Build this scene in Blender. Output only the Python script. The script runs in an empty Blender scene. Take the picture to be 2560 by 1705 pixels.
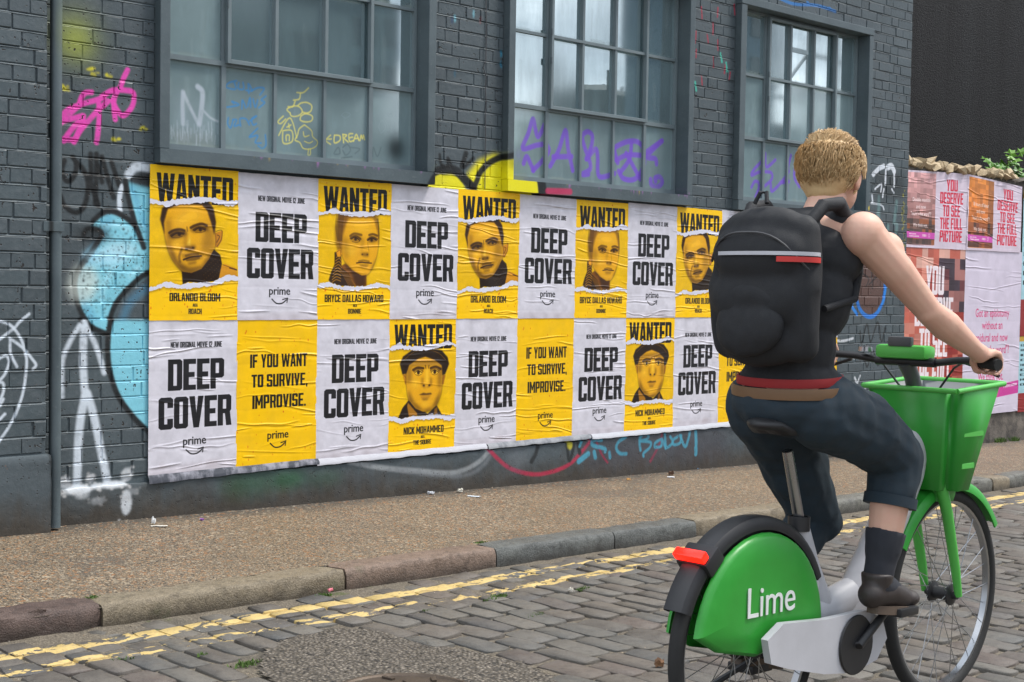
import bpy, bmesh, math, random
import numpy as np
from mathutils import Vector, Matrix, noise as mnoise
random.seed(7); RNG = np.random.default_rng(7)
S = bpy.context.scene
COL = S.collection
rad = math.radians

# ---------------------------------------------------------------- camera
CAM = np.array([-3.6085, -6.2502, .195])
YAW, PITCH, ROLL, FPX = .7746, -.0382, .0159, 3556.
_fw = np.array([math.sin(YAW)*math.cos(PITCH), math.cos(YAW)*math.cos(PITCH), math.sin(PITCH)])
_rt = np.array([math.cos(YAW), -math.sin(YAW), 0.]); _up = np.cross(_rt, _fw)
_R = _rt*math.cos(ROLL)+_up*math.sin(ROLL); _U = -_rt*math.sin(ROLL)+_up*math.cos(ROLL)
cd = bpy.data.cameras.new('camera'); cam = bpy.data.objects.new('camera', cd); COL.objects.link(cam)
cd.sensor_width = 36; cd.lens = 50.0; cd.clip_start = .05; cd.clip_end = 2000
M = Matrix(((_R[0], _U[0], -_fw[0], CAM[0]), (_R[1], _U[1], -_fw[1], CAM[1]), (_R[2], _U[2], -_fw[2], CAM[2]), (0, 0, 0, 1)))
cam.matrix_world = M
S.camera = cam
def on_wall(x, y, Y=0.):            # photograph pixel -> point of the vertical plane y = Y (metres)
    d = _fw*FPX+_R*(x-1280)-_U*(y-852.5); return CAM+d*((Y-CAM[1])/d[1])
def project(p):
    d = np.asarray(p, float)-CAM; w = d@_fw
    return 1280+FPX*(d@_R)/w, 852.5-FPX*(d@_U)/w, w

# ---------------------------------------------------------------- world, sun, exposure
SUN_EL, SUN_AZ = 58., 122.          # azimuth: clockwise from +y
W = bpy.data.worlds.new('World'); S.world = W; W.use_nodes = True
nt = W.node_tree; nt.nodes.clear(); L = nt.links.new
def wn(t, **k):
    n = nt.nodes.new(t)
    for a, b in k.items(): setattr(n, a, b)
    return n
out = wn('ShaderNodeOutputWorld'); bg = wn('ShaderNodeBackground'); bg.inputs[1].default_value = .105
sky = wn('ShaderNodeTexSky', sky_type='NISHITA', sun_disc=False, sun_elevation=rad(SUN_EL), sun_rotation=rad(SUN_AZ), air_density=1., dust_density=2.5, ozone_density=1.)
tc = wn('ShaderNodeTexCoord'); sp = wn('ShaderNodeSeparateXYZ'); L(tc.outputs['Generated'], sp.inputs[0])
dn = wn('ShaderNodeMath', operation='ADD'); dn.inputs[1].default_value = .22; L(sp.outputs[2], dn.inputs[0])
dm = wn('ShaderNodeMath', operation='MAXIMUM'); dm.inputs[1].default_value = .12; L(dn.outputs[0], dm.inputs[0])
cb = wn('ShaderNodeCombineXYZ')
for i in (0, 1):
    q = wn('ShaderNodeMath', operation='DIVIDE'); L(sp.outputs[i], q.inputs[0]); L(dm.outputs[0], q.inputs[1]); L(q.outputs[0], cb.inputs[i])
n1 = wn('ShaderNodeTexNoise'); n1.inputs['Scale'].default_value = 1.15; n1.inputs['Detail'].default_value = 7; n1.inputs['Roughness'].default_value = .58; L(cb.outputs[0], n1.inputs['Vector'])
r1 = wn('ShaderNodeValToRGB'); L(n1.outputs[0], r1.inputs[0])
e = r1.color_ramp.elements
e[0].position = .34; e[0].color = (3.2, 4.0, 5.0, 1)
e[1].position = .66; e[1].color = (16.5, 17., 17.8, 1)
x = e.new(.48); x.color = (7.2, 7.9, 8.8, 1)
n2 = wn('ShaderNodeTexNoise'); n2.inputs['Scale'].default_value = .55; n2.inputs['Detail'].default_value = 4; L(cb.outputs[0], n2.inputs['Vector'])
r2 = wn('ShaderNodeMapRange'); r2.inputs[1].default_value = .52; r2.inputs[2].default_value = .66; r2.inputs[3].default_value = .96; r2.inputs[4].default_value = .55; L(n2.outputs[0], r2.inputs[0])
zg = wn('ShaderNodeMath', operation='MULTIPLY_ADD'); zg.inputs[1].default_value = .55; zg.inputs[2].default_value = .72; L(sp.outputs[2], zg.inputs[0])   # an overcast sky is brighter overhead
vm = wn('ShaderNodeVectorMath', operation='SCALE'); L(r1.outputs[0], vm.inputs[0]); L(zg.outputs[0], vm.inputs['Scale'])
mx = wn('ShaderNodeMix', data_type='RGBA'); L(r2.outputs[0], mx.inputs[0]); L(sky.outputs[0], mx.inputs[6]); L(vm.outputs[0], mx.inputs[7])
L(mx.outputs[2], bg.inputs[0]); L(bg.outputs[0], out.inputs[0])
sd = bpy.data.lights.new('sun', 'SUN'); sd.energy = 2.4; sd.angle = rad(14); sd.color = (1, .955, .9)
so = bpy.data.objects.new('sun', sd); COL.objects.link(so)
_d = Vector((math.sin(rad(SUN_AZ))*math.cos(rad(SUN_EL)), math.cos(rad(SUN_AZ))*math.cos(rad(SUN_EL)), math.sin(rad(SUN_EL))))
so.rotation_euler = _d.to_track_quat('Z', 'Y').to_euler(); so.location = (0, -8, 9)
S.view_settings.view_transform = 'Standard'; S.view_settings.look = 'None'; S.view_settings.gamma = 1; S.view_settings.exposure = 0.62
S.view_settings.use_curve_mapping = False
S.render.engine = 'CYCLES'; S.cycles.max_bounces = 6; S.cycles.use_denoising = True

# ---------------------------------------------------------------- helpers: objects
def tag(o, label=None, cat=None, group=None, kind=None):
    if label: o['label'] = label
    if cat: o['category'] = cat
    if group: o['group'] = group
    if kind: o['kind'] = kind
    return o
def empty(name, loc=(0, 0, 0), rot=(0, 0, 0), parent=None):
    o = bpy.data.objects.new(name, None); COL.objects.link(o); o.location = loc; o.rotation_euler = rot
    o.empty_display_size = .1
    if parent: o.parent = parent
    return o
def link(name, me, mat=None, parent=None, smooth=False):
    if mat is not None and len(me.materials) == 0: me.materials.append(mat)
    if smooth: me.shade_smooth()
    o = bpy.data.objects.new(name, me); COL.objects.link(o)
    if parent: o.parent = parent
    return o
def mesh(name, v, f):
    me = bpy.data.meshes.new(name); me.from_pydata([tuple(map(float, p)) for p in v], [], [tuple(map(int, q)) for q in f]); me.update(); return me
class MB:
    """collects boxes, tubes, lathes; build() links them as one mesh object"""
    def __init__(s): s.v = []; s.f = []
    def add(s, v, f):
        n = len(s.v); s.v += [tuple(p) for p in v]; s.f += [tuple(i+n for i in q) for q in f]; return s
    def box(s, x0, x1, y0, y1, z0, z1, bv=0.):
        if bv <= 0:
            v = [(x, y, z) for z in (z0, z1) for y in (y0, y1) for x in (x0, x1)]
            return s.add(v, [(0, 2, 3, 1), (4, 5, 7, 6), (0, 1, 5, 4), (2, 6, 7, 3), (0, 4, 6, 2), (1, 3, 7, 5)])
        bm = bmesh.new(); bmesh.ops.create_cube(bm, size=1)
        for w in bm.verts: w.co = Vector(((x0+x1)/2+w.co.x*(x1-x0), (y0+y1)/2+w.co.y*(y1-y0), (z0+z1)/2+w.co.z*(z1-z0)))
        bmesh.ops.bevel(bm, geom=bm.edges[:], offset=bv, segments=2, affect='EDGES', profile=.6)
        bm.verts.index_update(); s.add([tuple(w.co) for w in bm.verts], [[w.index for w in q.verts] for q in bm.faces]); bm.free(); return s
    def tube(s, pts, r, n=12, caps=True, sx=1.):
        """tube through pts, r a number or list, sx flattens the section sideways"""
        pts = [Vector(p) for p in pts]; m = len(pts); rr = r if isinstance(r, (list, tuple)) else [r]*m
        T = [(pts[min(i+1, m-1)]-pts[max(i-1, 0)]).normalized() for i in range(m)]
        a = Vector((0, 0, 1)) if abs(T[0].z) < .9 else Vector((1, 0, 0)); N = T[0].cross(a).normalized(); v = []
        for i in range(m):
            N = (N-T[i]*N.dot(T[i])).normalized(); B = T[i].cross(N)
            for k in range(n):
                t = 2*math.pi*k/n; v.append(pts[i]+(N*math.cos(t)*sx+B*math.sin(t))*rr[i])
        f = [(i*n+k, i*n+(k+1) % n, (i+1)*n+(k+1) % n, (i+1)*n+k) for i in range(m-1) for k in range(n)]
        if caps: f += [tuple(reversed(range(n))), tuple(range((m-1)*n, m*n))]
        return s.add(v, f)
    def lathe(s, prof, c=(0, 0, 0), axis='y', n=32, a0=0., a1=360.):
        """profile [(along axis, radius)] turned about the axis"""
        full = abs(a1-a0) >= 359.9; m = n if full else n+1; v = []
        for h, r in prof:
            for k in range(m):
                t = rad(a0+(a1-a0)*k/n)
                if axis == 'y': p = (c[0]+r*math.cos(t), c[1]+h, c[2]+r*math.sin(t))
                elif axis == 'z': p = (c[0]+r*math.cos(t), c[1]+r*math.sin(t), c[2]+h)
                else: p = (c[0]+h, c[1]+r*math.cos(t), c[2]+r*math.sin(t))
                v.append(p)
        q = len(prof); f = []
        for i in range(q-1):
            for k in range(n):
                k2 = (k+1) % m; f.append((i*m+k, i*m+k2, (i+1)*m+k2, (i+1)*m+k))
        return s.add(v, f)
    def prism(s, poly, y0, y1):
        """polygon in x,z pulled along y"""
        n = len(poly); v = [(x, y0, z) for x, z in poly]+[(x, y1, z) for x, z in poly]
        return s.add(v, [tuple(range(n)), tuple(reversed(range(n, 2*n)))]+[(i, i+n, (i+1) % n+n, (i+1) % n) for i in range(n)])
    def build(s, name, mat, parent=None, smooth=False, recalc=True):
        me = mesh(name, s.v, s.f)
        if recalc:
            bm = bmesh.new(); bm.from_mesh(me); bmesh.ops.recalc_face_normals(bm, faces=bm.faces[:]); bm.to_mesh(me); bm.free()
        if smooth:
            me.shade_smooth(); me.set_sharp_from_angle(angle=rad(40))
        return link(name, me, mat, parent)
def place(o, loc=None, rot=None):
    if loc is not None: o.location = loc
    if rot is not None: o.rotation_euler = rot
    return o

# ---------------------------------------------------------------- helpers: materials
class NT:
    def __init__(s, name):
        s.m = bpy.data.materials.new(name); s.m.use_nodes = True; s.t = s.m.node_tree; s.t.nodes.clear()
        s.out = s.t.nodes.new('ShaderNodeOutputMaterial'); s.b = s.t.nodes.new('ShaderNodeBsdfPrincipled'); s.l(s.b.outputs[0], s.out.inputs[0])
    def l(s, a, b): s.t.links.new(a, b)
    def n(s, t, **k):
        q = s.t.nodes.new(t)
        for a, b in k.items(): setattr(q, a, b)
        return q
    def val(s, sock, v):
        if hasattr(v, 'is_linked') or hasattr(v, 'links'): s.l(v, sock)
        elif isinstance(v, (tuple, list)): sock.default_value = tuple(v)+((1,) if len(v) == 3 and len(sock.default_value) == 4 else ())
        else: sock.default_value = v
    def math(s, op, a, b=0., c=None, clamp=False):
        q = s.n('ShaderNodeMath', operation=op, use_clamp=clamp); s.val(q.inputs[0], a); s.val(q.inputs[1], b)
        if c is not None: s.val(q.inputs[2], c)
        return q.outputs[0]
    def mix(s, f, a, b, blend='MIX'):
        q = s.n('ShaderNodeMix', data_type='RGBA', blend_type=blend); s.val(q.inputs[0], f); s.val(q.inputs[6], a); s.val(q.inputs[7], b); return q.outputs[2]
    def pos(s): return s.n('ShaderNodeNewGeometry').outputs['Position']
    def obj(s): return s.n('ShaderNodeTexCoord').outputs['Object']
    def xyz(s, v): return s_out(s.n, s.l, v)
    def scale(s, v, k):
        q = s.n('ShaderNodeVectorMath', operation='MULTIPLY'); s.l(v, q.inputs[0]); q.inputs[1].default_value = k if isinstance(k, tuple) else (k, k, k); return q.outputs[0]
    def noise(s, v, sc, det=3, rough=.5, col=False):
        q = s.n('ShaderNodeTexNoise'); q.inputs['Scale'].default_value = sc; q.inputs['Detail'].default_value = det; q.inputs['Roughness'].default_value = rough
        if v is not None: s.l(v, q.inputs['Vector'])
        return q.outputs[1 if col else 0]
    def vor(s, v, sc, feat='F1', o=0, rnd=1.):
        q = s.n('ShaderNodeTexVoronoi', feature=feat); q.inputs['Scale'].default_value = sc; q.inputs['Randomness'].default_value = rnd
        if v is not None: s.l(v, q.inputs['Vector'])
        return q.outputs[o]
    def ramp(s, f, *st):
        q = s.n('ShaderNodeValToRGB'); s.l(f, q.inputs[0]); e = q.color_ramp.elements
        while len(e) < len(st): e.new(.5)
        for k, (p, c) in zip(e, st): k.position = p; k.color = (c, c, c, 1) if isinstance(c, (int, float)) else tuple(c)+(1,)
        return q.outputs[0]
    def rng(s, f, a, b, c=0., d=1.):
        q = s.n('ShaderNodeMapRange'); s.l(f, q.inputs[0])
        for i, k in enumerate((a, b, c, d)): q.inputs[i+1].default_value = k
        return q.outputs[0]
    def bump(s, h, st=.3, dist=.002, prev=None):
        q = s.n('ShaderNodeBump'); q.inputs['Strength'].default_value = st; q.inputs['Distance'].default_value = dist; s.l(h, q.inputs['Height'])
        if prev is not None: s.l(prev, q.inputs['Normal'])
        return q.outputs[0]
    def set(s, color=None, rough=None, metal=None, normal=None, spec=None, **k):
        if color is not None: s.val(s.b.inputs['Base Color'], color)
        if rough is not None: s.val(s.b.inputs['Roughness'], rough)
        if metal is not None: s.val(s.b.inputs['Metallic'], metal)
        if normal is not None: s.l(normal, s.b.inputs['Normal'])
        if spec is not None: s.val(s.b.inputs['Specular IOR Level'], spec)
        for a, b in k.items(): s.val(s.b.inputs[a.replace('_', ' ')], b)
        return s.m
def simple(name, color, rough=.5, metal=0., var=.12, bump=.15, sc=60., bd=.001, **k):
    """paint, plastic, metal ...: colour with slight grime variation and fine relief"""
    t = NT(name); p = t.obj(); n = t.noise(p, sc*.12, 5, .6); c2 = tuple(max(0, c*(1-var*2)) for c in color); c1 = tuple(min(1, c*(1+var)) for c in color)
    col = t.mix(n, c2, c1); nr = t.bump(t.noise(p, sc, 3, .6), bump, bd)
    return t.set(col, t.rng(n, .3, .7, max(.02, rough-.07), min(1, rough+.1)), metal, nr, **k)
def sep(t, v):
    q = t.n('ShaderNodeSeparateXYZ'); t.l(v, q.inputs[0]); return q.outputs
# ---------------------------------------------------------------- flat print: a small rasteriser for posters and sprayed paint
def poly_mask(rings, w, h, ss=3):
    """anti-aliased coverage of a polygon (even-odd over its rings), y down"""
    P = [np.asarray(r, float) for r in rings]; allp = np.concatenate(P)
    x0, y0 = np.floor(allp.min(0)).astype(int)-1; x1, y1 = np.ceil(allp.max(0)).astype(int)+2
    x0, y0, x1, y1 = max(x0, 0), max(y0, 0), min(x1, w), min(y1, h)
    if x1 <= x0 or y1 <= y0: return None
    X, Y = np.meshgrid(x0+(np.arange((x1-x0)*ss)+.5)/ss, y0+(np.arange((y1-y0)*ss)+.5)/ss)
    ins = np.zeros(X.shape, bool)
    for r in P:
        for (ax, ay), (bx, by) in zip(r, np.roll(r, -1, 0)):
            if ay == by: continue
            ins ^= ((Y >= min(ay, by)) & (Y < max(ay, by)) & (X < ax+(Y-ay)*(bx-ax)/(by-ay)))
    m = ins.reshape(y1-y0, ss, x1-x0, ss).mean((1, 3))
    return m, x0, y0, x1, y1
def blur(a, s):
    """gaussian blur through the FFT"""
    if s <= .2: return a
    p = int(3*s)+2; b = np.pad(a, p, mode='edge'); fy = np.fft.fftfreq(b.shape[0])[:, None]; fx = np.fft.rfftfreq(b.shape[1])[None]
    b = np.fft.irfft2(np.fft.rfft2(b)*np.exp(-2*(math.pi*s)**2*(fx*fx+fy*fy)), s=b.shape); return b[p:-p, p:-p]
def vnoise(h, w, cell, seed, octs=3):
    r = np.random.default_rng(seed); o = np.zeros((h, w)); am = 1.; t = 0.
    for k in range(octs):
        c = max(1.5, cell/2**k); gh, gw = int(h/c)+3, int(w/c)+3; g = r.random((gh, gw)); yy = np.arange(h)/c; xx = np.arange(w)/c
        iy = yy.astype(int); ix = xx.astype(int); fy = (yy-iy)[:, None]; fx = (xx-ix)[None]; fy = fy*fy*(3-2*fy); fx = fx*fx*(3-2*fx)
        o += am*((g[iy][:, ix]*(1-fx)+g[iy][:, ix+1]*fx)*(1-fy)+(g[iy+1][:, ix]*(1-fx)+g[iy+1][:, ix+1]*fx)*fy); t += am; am *= .5
    return o/t
def smooth_pts(pts, n=6):
    p = [np.asarray(q, float) for q in pts]
    if len(p) < 3: return p
    o = []
    for i in range(len(p)-1):
        a, b, c, d = p[max(i-1, 0)], p[i], p[i+1], p[min(i+2, len(p)-1)]
        for k in range(n):
            t = k/n; o.append(.5*((2*b)+(-a+c)*t+(2*a-5*b+4*c-d)*t*t+(-a+3*b-3*c+d)*t**3))
    o.append(p[-1]); return o
class Canvas:
    def __init__(s, w, h, color=(0, 0, 0), alpha=1.):
        s.w, s.h = w, h; s.c = np.empty((h, w, 3)); s.c[:] = color; s.a = np.full((h, w), float(alpha))
    def over(s, m, color, x0=0, y0=0):
        h, w = m.shape; C = s.c[y0:y0+h, x0:x0+w]; A = s.a[y0:y0+h, x0:x0+w]; oa = m+A*(1-m); k = np.where(oa > 1e-5, m/np.maximum(oa, 1e-5), 0)[..., None]
        C[:] = C*(1-k)+np.asarray(color)*k; A[:] = oa
    def poly(s, rings, color, alpha=1., soft=0.):
        if not isinstance(rings[0][0], (tuple, list, np.ndarray)): rings = [rings]
        r = poly_mask(rings, s.w, s.h, 3 if soft < 1 else 1)
        if r is None: return
        m, x0, y0, x1, y1 = r
        if soft > .3:
            p = int(3*soft)+1; X0, Y0, X1, Y1 = max(0, x0-p), max(0, y0-p), min(s.w, x1+p), min(s.h, y1+p); M_ = np.zeros((Y1-Y0, X1-X0)); M_[y0-Y0:y1-Y0, x0-X0:x1-X0] = m; m = blur(M_, soft); x0, y0 = X0, Y0
        s.over(np.clip(m, 0, 1)*alpha, color, x0, y0)
    def ell(s, cx, cy, rx, ry, color, alpha=1., soft=0., rot=0.):
        t = np.linspace(0, 2*math.pi, 28)[:-1]; c, q = math.cos(rad(rot)), math.sin(rad(rot))
        s.poly([[(cx+rx*math.cos(u)*c-ry*math.sin(u)*q, cy+rx*math.cos(u)*q+ry*math.sin(u)*c) for u in t]], color, alpha, soft)
    def stroke(s, pts, width, color, alpha=1., soft=1., curve=True, grain=None):
        p = smooth_pts(pts) if curve else [np.asarray(q, float) for q in pts]; P = np.array(p); pad = width/2+soft+2
        x0, y0 = np.floor(P.min(0)-pad).astype(int); x1, y1 = np.ceil(P.max(0)+pad).astype(int); x0, y0, x1, y1 = max(x0, 0), max(y0, 0), min(x1, s.w), min(y1, s.h)
        if x1 <= x0 or y1 <= y0: return
        X, Y = np.meshgrid(np.arange(x0, x1)+.5, np.arange(y0, y1)+.5); D = np.full(X.shape, 1e9)
        for a, b in zip(p[:-1], p[1:]):
            d = b-a; L2 = d@d+1e-9; t = np.clip(((X-a[0])*d[0]+(Y-a[1])*d[1])/L2, 0, 1); D = np.minimum(D, (X-a[0]-t*d[0])**2+(Y-a[1]-t*d[1])**2)
        m = np.clip((width/2-np.sqrt(D))/soft+.5, 0, 1); m = m*m*(3-2*m)
        if grain is not None: m = m*grain[y0:y1, x0:x1]
        s.over(m*alpha, color, x0, y0)
    def image(s, name, data=False):
        im = bpy.data.images.new(name, s.w, s.h, alpha=True, float_buffer=False)
        if data: im.colorspace_settings.name = 'Non-Color'
        o = np.dstack([s.c, s.a])[::-1].astype(np.float32); im.pixels.foreach_set(np.clip(o, 0, 1).ravel()); im.pack(); return im
# block capitals of the posters, drawn as polygons on a 4 x 10 grid (y up)
def _o(a, b, c=.6): return [(c, 0), (a-c, 0), (a, c), (a, b-c), (a-c, b), (c, b), (0, b-c), (0, c)]
GL = {
 'A': (4.2, [[(0, 0), (1.4, 0), (1.6, 2.2), (2.6, 2.2), (2.8, 0), (4.2, 0), (3.05, 10), (1.15, 10)], [(1.78, 3.6), (2.42, 3.6), (2.1, 7.4)]]),
 'B': (4, [[(0, 0), (3.4, 0), (4, .6), (4, 4.6), (3.5, 5.1), (4, 5.6), (4, 9.4), (3.4, 10), (0, 10)], [(1.5, 1.5), (2.5, 1.5), (2.5, 4.3), (1.5, 4.3)], [(1.5, 5.8), (2.5, 5.8), (2.5, 8.5), (1.5, 8.5)]]),
 'C': (4, [[(.6, 0), (3.4, 0), (4, .6), (4, 3.2), (2.5, 3.2), (2.5, 1.5), (1.5, 1.5), (1.5, 8.5), (2.5, 8.5), (2.5, 6.8), (4, 6.8), (4, 9.4), (3.4, 10), (.6, 10), (0, 9.4), (0, .6)]]),
 'D': (4, [[(0, 0), (3.4, 0), (4, .6), (4, 9.4), (3.4, 10), (0, 10)], [(1.5, 1.5), (2.5, 1.5), (2.5, 8.5), (1.5, 8.5)]]),
 'E': (3.6, [[(0, 0), (3.6, 0), (3.6, 1.5), (1.5, 1.5), (1.5, 4.2), (3.2, 4.2), (3.2, 5.7), (1.5, 5.7), (1.5, 8.5), (3.6, 8.5), (3.6, 10), (0, 10)]]),
 'F': (3.6, [[(0, 0), (1.5, 0), (1.5, 4.2), (3.2, 4.2), (3.2, 5.7), (1.5, 5.7), (1.5, 8.5), (3.6, 8.5), (3.6, 10), (0, 10)]]),
 'G': (4, [[(.6, 0), (3.4, 0), (4, .6), (4, 5.2), (2, 5.2), (2, 3.9), (2.5, 3.9), (2.5, 1.5), (1.5, 1.5), (1.5, 8.5), (2.5, 8.5), (2.5, 6.8), (4, 6.8), (4, 9.4), (3.4, 10), (.6, 10), (0, 9.4), (0, .6)]]),
 'H': (4, [[(0, 0), (1.5, 0), (1.5, 4.2), (2.5, 4.2), (2.5, 0), (4, 0), (4, 10), (2.5, 10), (2.5, 5.7), (1.5, 5.7), (1.5, 10), (0, 10)]]),
 'I': (1.5, [[(0, 0), (1.5, 0), (1.5, 10), (0, 10)]]),
 'J': (3.4, [[(.6, 0), (2.8, 0), (3.4, .6), (3.4, 10), (1.9, 10), (1.9, 1.5), (0, 1.5), (0, .6)]]),
 'K': (4, [[(0, 0), (1.5, 0), (1.5, 3.6), (2.6, 0), (4.1, 0), (2.7, 5.1), (4.1, 10), (2.6, 10), (1.5, 6.4), (1.5, 10), (0, 10)]]),
 'L': (3.4, [[(0, 0), (3.4, 0), (3.4, 1.5), (1.5, 1.5), (1.5, 10), (0, 10)]]),
 'M': (5.2, [[(0, 0), (1.4, 0), (1.4, 6), (2.1, 2.4), (3.1, 2.4), (3.8, 6), (3.8, 0), (5.2, 0), (5.2, 10), (3.8, 10), (2.6, 5.2), (1.4, 10), (0, 10)]]),
 'N': (4.1, [[(0, 0), (1.4, 0), (1.4, 5.5), (2.7, 0), (4.1, 0), (4.1, 10), (2.7, 10), (2.7, 4.8), (1.4, 10), (0, 10)]]),
 'O': (4, [_o(4, 10), [(1.5, 1.5), (2.5, 1.5), (2.5, 8.5), (1.5, 8.5)]]),
 'P': (4, [[(0, 0), (1.5, 0), (1.5, 3.6), (3.4, 3.6), (4, 4.2), (4, 9.4), (3.4, 10), (0, 10)], [(1.5, 5.1), (2.5, 5.1), (2.5, 8.5), (1.5, 8.5)]]),
 'Q': (4, [[(.6, 0), (2.4, 0), (3.2, -1), (4.2, -.6), (3.8, .4), (4, .9), (4, 9.4), (3.4, 10), (.6, 10), (0, 9.4), (0, .6)], [(1.5, 1.5), (2.5, 1.5), (2.5, 8.5), (1.5, 8.5)]]),
 'R': (4, [[(0, 0), (1.5, 0), (1.5, 4), (2.2, 4), (2.6, 0), (4.1, 0), (3.6, 4.5), (4, 5.1), (4, 9.4), (3.4, 10), (0, 10)], [(1.5, 5.4), (2.5, 5.4), (2.5, 8.5), (1.5, 8.5)]]),
 'S': (4, [[(.6, 0), (3.4, 0), (4, .6), (4, 5.1), (3.4, 5.7), (1.5, 5.7), (1.5, 8.5), (2.5, 8.5), (2.5, 7.2), (4, 7.2), (4, 9.4), (3.4, 10), (.6, 10), (0, 9.4), (0, 4.9), (.6, 4.3), (2.5, 4.3), (2.5, 1.5), (1.5, 1.5), (1.5, 2.8), (0, 2.8), (0, .6)]]),
 'T': (3.9, [[(1.2, 0), (2.7, 0), (2.7, 8.5), (3.9, 8.5), (3.9, 10), (0, 10), (0, 8.5), (1.2, 8.5)]]),
 'U': (4, [[(.6, 0), (3.4, 0), (4, .6), (4, 10), (2.5, 10), (2.5, 1.5), (1.5, 1.5), (1.5, 10), (0, 10), (0, .6)]]),
 'V': (4.1, [[(1.3, 0), (2.8, 0), (4.1, 10), (2.6, 10), (2.05, 4), (1.5, 10), (0, 10)]]),
 'W': (6.4, [[(1, 0), (2.5, 0), (3.2, 5.5), (3.9, 0), (5.4, 0), (6.4, 10), (5, 10), (4.5, 4), (3.8, 10), (2.6, 10), (1.9, 4), (1.4, 10), (0, 10)]]),
 'X': (4.1, [[(0, 0), (1.5, 0), (2.05, 3.2), (2.6, 0), (4.1, 0), (2.9, 5), (4.1, 10), (2.6, 10), (2.05, 6.8), (1.5, 10), (0, 10), (1.2, 5)]]),
 'Y': (4.1, [[(1.3, 0), (2.8, 0), (2.8, 4), (4.1, 10), (2.6, 10), (2.05, 6.2), (1.5, 10), (0, 10), (1.3, 4)]]),
 '1': (2, [[(.5, 0), (2, 0), (2, 10), (.8, 10), (0, 8.4), (.5, 8.4)]]),
 '2': (4, [[(0, 0), (4, 0), (4, 1.5), (1.6, 1.5), (4, 6), (4, 9.4), (3.4, 10), (.6, 10), (0, 9.4), (0, 7), (1.5, 7), (1.5, 8.5), (2.5, 8.5), (2.5, 6.2), (0, 1.6)]]),
 '8': (4, [[(.6, 0), (3.4, 0), (4, .6), (4, 4.6), (3.5, 5.1), (4, 5.6), (4, 9.4), (3.4, 10), (.6, 10), (0, 9.4), (0, 5.6), (.5, 5.1), (0, 4.6), (0, .6)], [(1.5, 1.5), (2.5, 1.5), (2.5, 4.3), (1.5, 4.3)], [(1.5, 5.8), (2.5, 5.8), (2.5, 8.5), (1.5, 8.5)]]),
 '.': (1.3, [[(0, 0), (1.3, 0), (1.3, 1.5), (0, 1.5)]]), ',': (1.3, [[(0, 0), (.5, -1.4), (1.1, -1.4), (1.3, 1.5), (0, 1.5)]]), ' ': (1.6, []),
}
def block(c, text, x0, x1, y0, y1, color, skew=0., alpha=.97):
    """capitals set to fill the box x0..x1, y0 (top)..y1 (bottom)"""
    gap = .42; tot = sum(GL[k][0]+gap for k in text)-gap; sx = (x1-x0)/tot; sy = (y1-y0)/10; x = x0
    for k in text:
        w, rings = GL[k]
        if rings: c.poly([[(x+a*sx, y1-b*sy+skew*(x+a*sx-x0)) for a, b in r] for r in rings], color, alpha)
        if rings and sy > 6:   # heavier weight for the big lines
            q = [(x+a*sx, y1-b*sy+skew*(x+a*sx-x0)) for a, b in rings[0]]; c.stroke(q+[q[0]], .14*sx, color, alpha, 1., curve=False)
        x += (w+gap)*sx
_fonts = {}
def lower(c, text, x0, x1, ybase, xh, color, alpha=.95, bold=0.):
    """lower-case lines from Blender's own built-in typeface, squeezed into x0..x1"""
    key = (text, bold)
    if key not in _fonts:
        cu = bpy.data.curves.new('print', 'FONT'); cu.body = text; cu.offset = bold; cu.resolution_u = 3; ob = bpy.data.objects.new('print', cu); COL.objects.link(ob)
        bpy.context.view_layer.update(); me = ob.evaluated_get(bpy.context.evaluated_depsgraph_get()).to_mesh(); me.calc_loop_triangles()
        V = np.array([v.co[:2] for v in me.vertices]); T = [tuple(t.vertices) for t in me.loop_triangles]; bpy.data.objects.remove(ob); bpy.data.curves.remove(cu); _fonts[key] = (V, T)
    V, T = _fonts[key]; mn, mxx = V[:, 0].min(), V[:, 0].max(); sx = (x1-x0)/(mxx-mn); sy = xh/.52
    P = np.stack([x0+(V[:, 0]-mn)*sx, ybase-V[:, 1]*sy], 1); m = np.zeros((c.h, c.w))
    for t in T:
        r = poly_mask([P[list(t)]], c.w, c.h, 4)
        if r: m[r[2]:r[4], r[1]:r[3]] += r[0]
    c.over(np.clip(m, 0, 1)*alpha, color)
INK = (.085, .085, .10)
PW, PH = 320, 480
def paper(c, seed, dirty=.06):
    n = vnoise(c.h, c.w, 26, seed, 4)[..., None]; c.c *= 1-dirty+dirty*2*(n-.5); c.c *= 1-.025*RNG.random((c.h, c.w, 1))
def smile(c, cx, y, k=1.):
    c.stroke([(cx-26*k, y), (cx-12*k, y+11*k), (cx+6*k, y+11*k), (cx+20*k, y+2*k)], 3.4*k, INK, .97, 1)
    c.stroke([(cx+8*k, y+1*k), (cx+24*k, y-3*k), (cx+22*k, y+9*k)], 2.8*k, INK, .97, 1, curve=False)
def splatter(c, seed, n=46, x0=0, x1=320, y0=0, y1=480):
    r = np.random.default_rng(seed)
    for _ in range(n):
        a, b = r.uniform(x0, x1), r.uniform(y0, y1); q = r.uniform(.8, 3.2); c.ell(a, b, q*.8, q*r.uniform(1, 1.7), (.80, .32, .06), r.uniform(.35, .8), .5)
WHITE_P, YEL_P = (.88, .87, .91), (.99, .785, .02)
def logo(c, y):
    [lower(c, 'prime', 122+d_, 205+d_, y, 20, INK, bold=.004) for d_ in (0, 1.2)]; smile(c, 166, y+15, 1.25)
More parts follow.
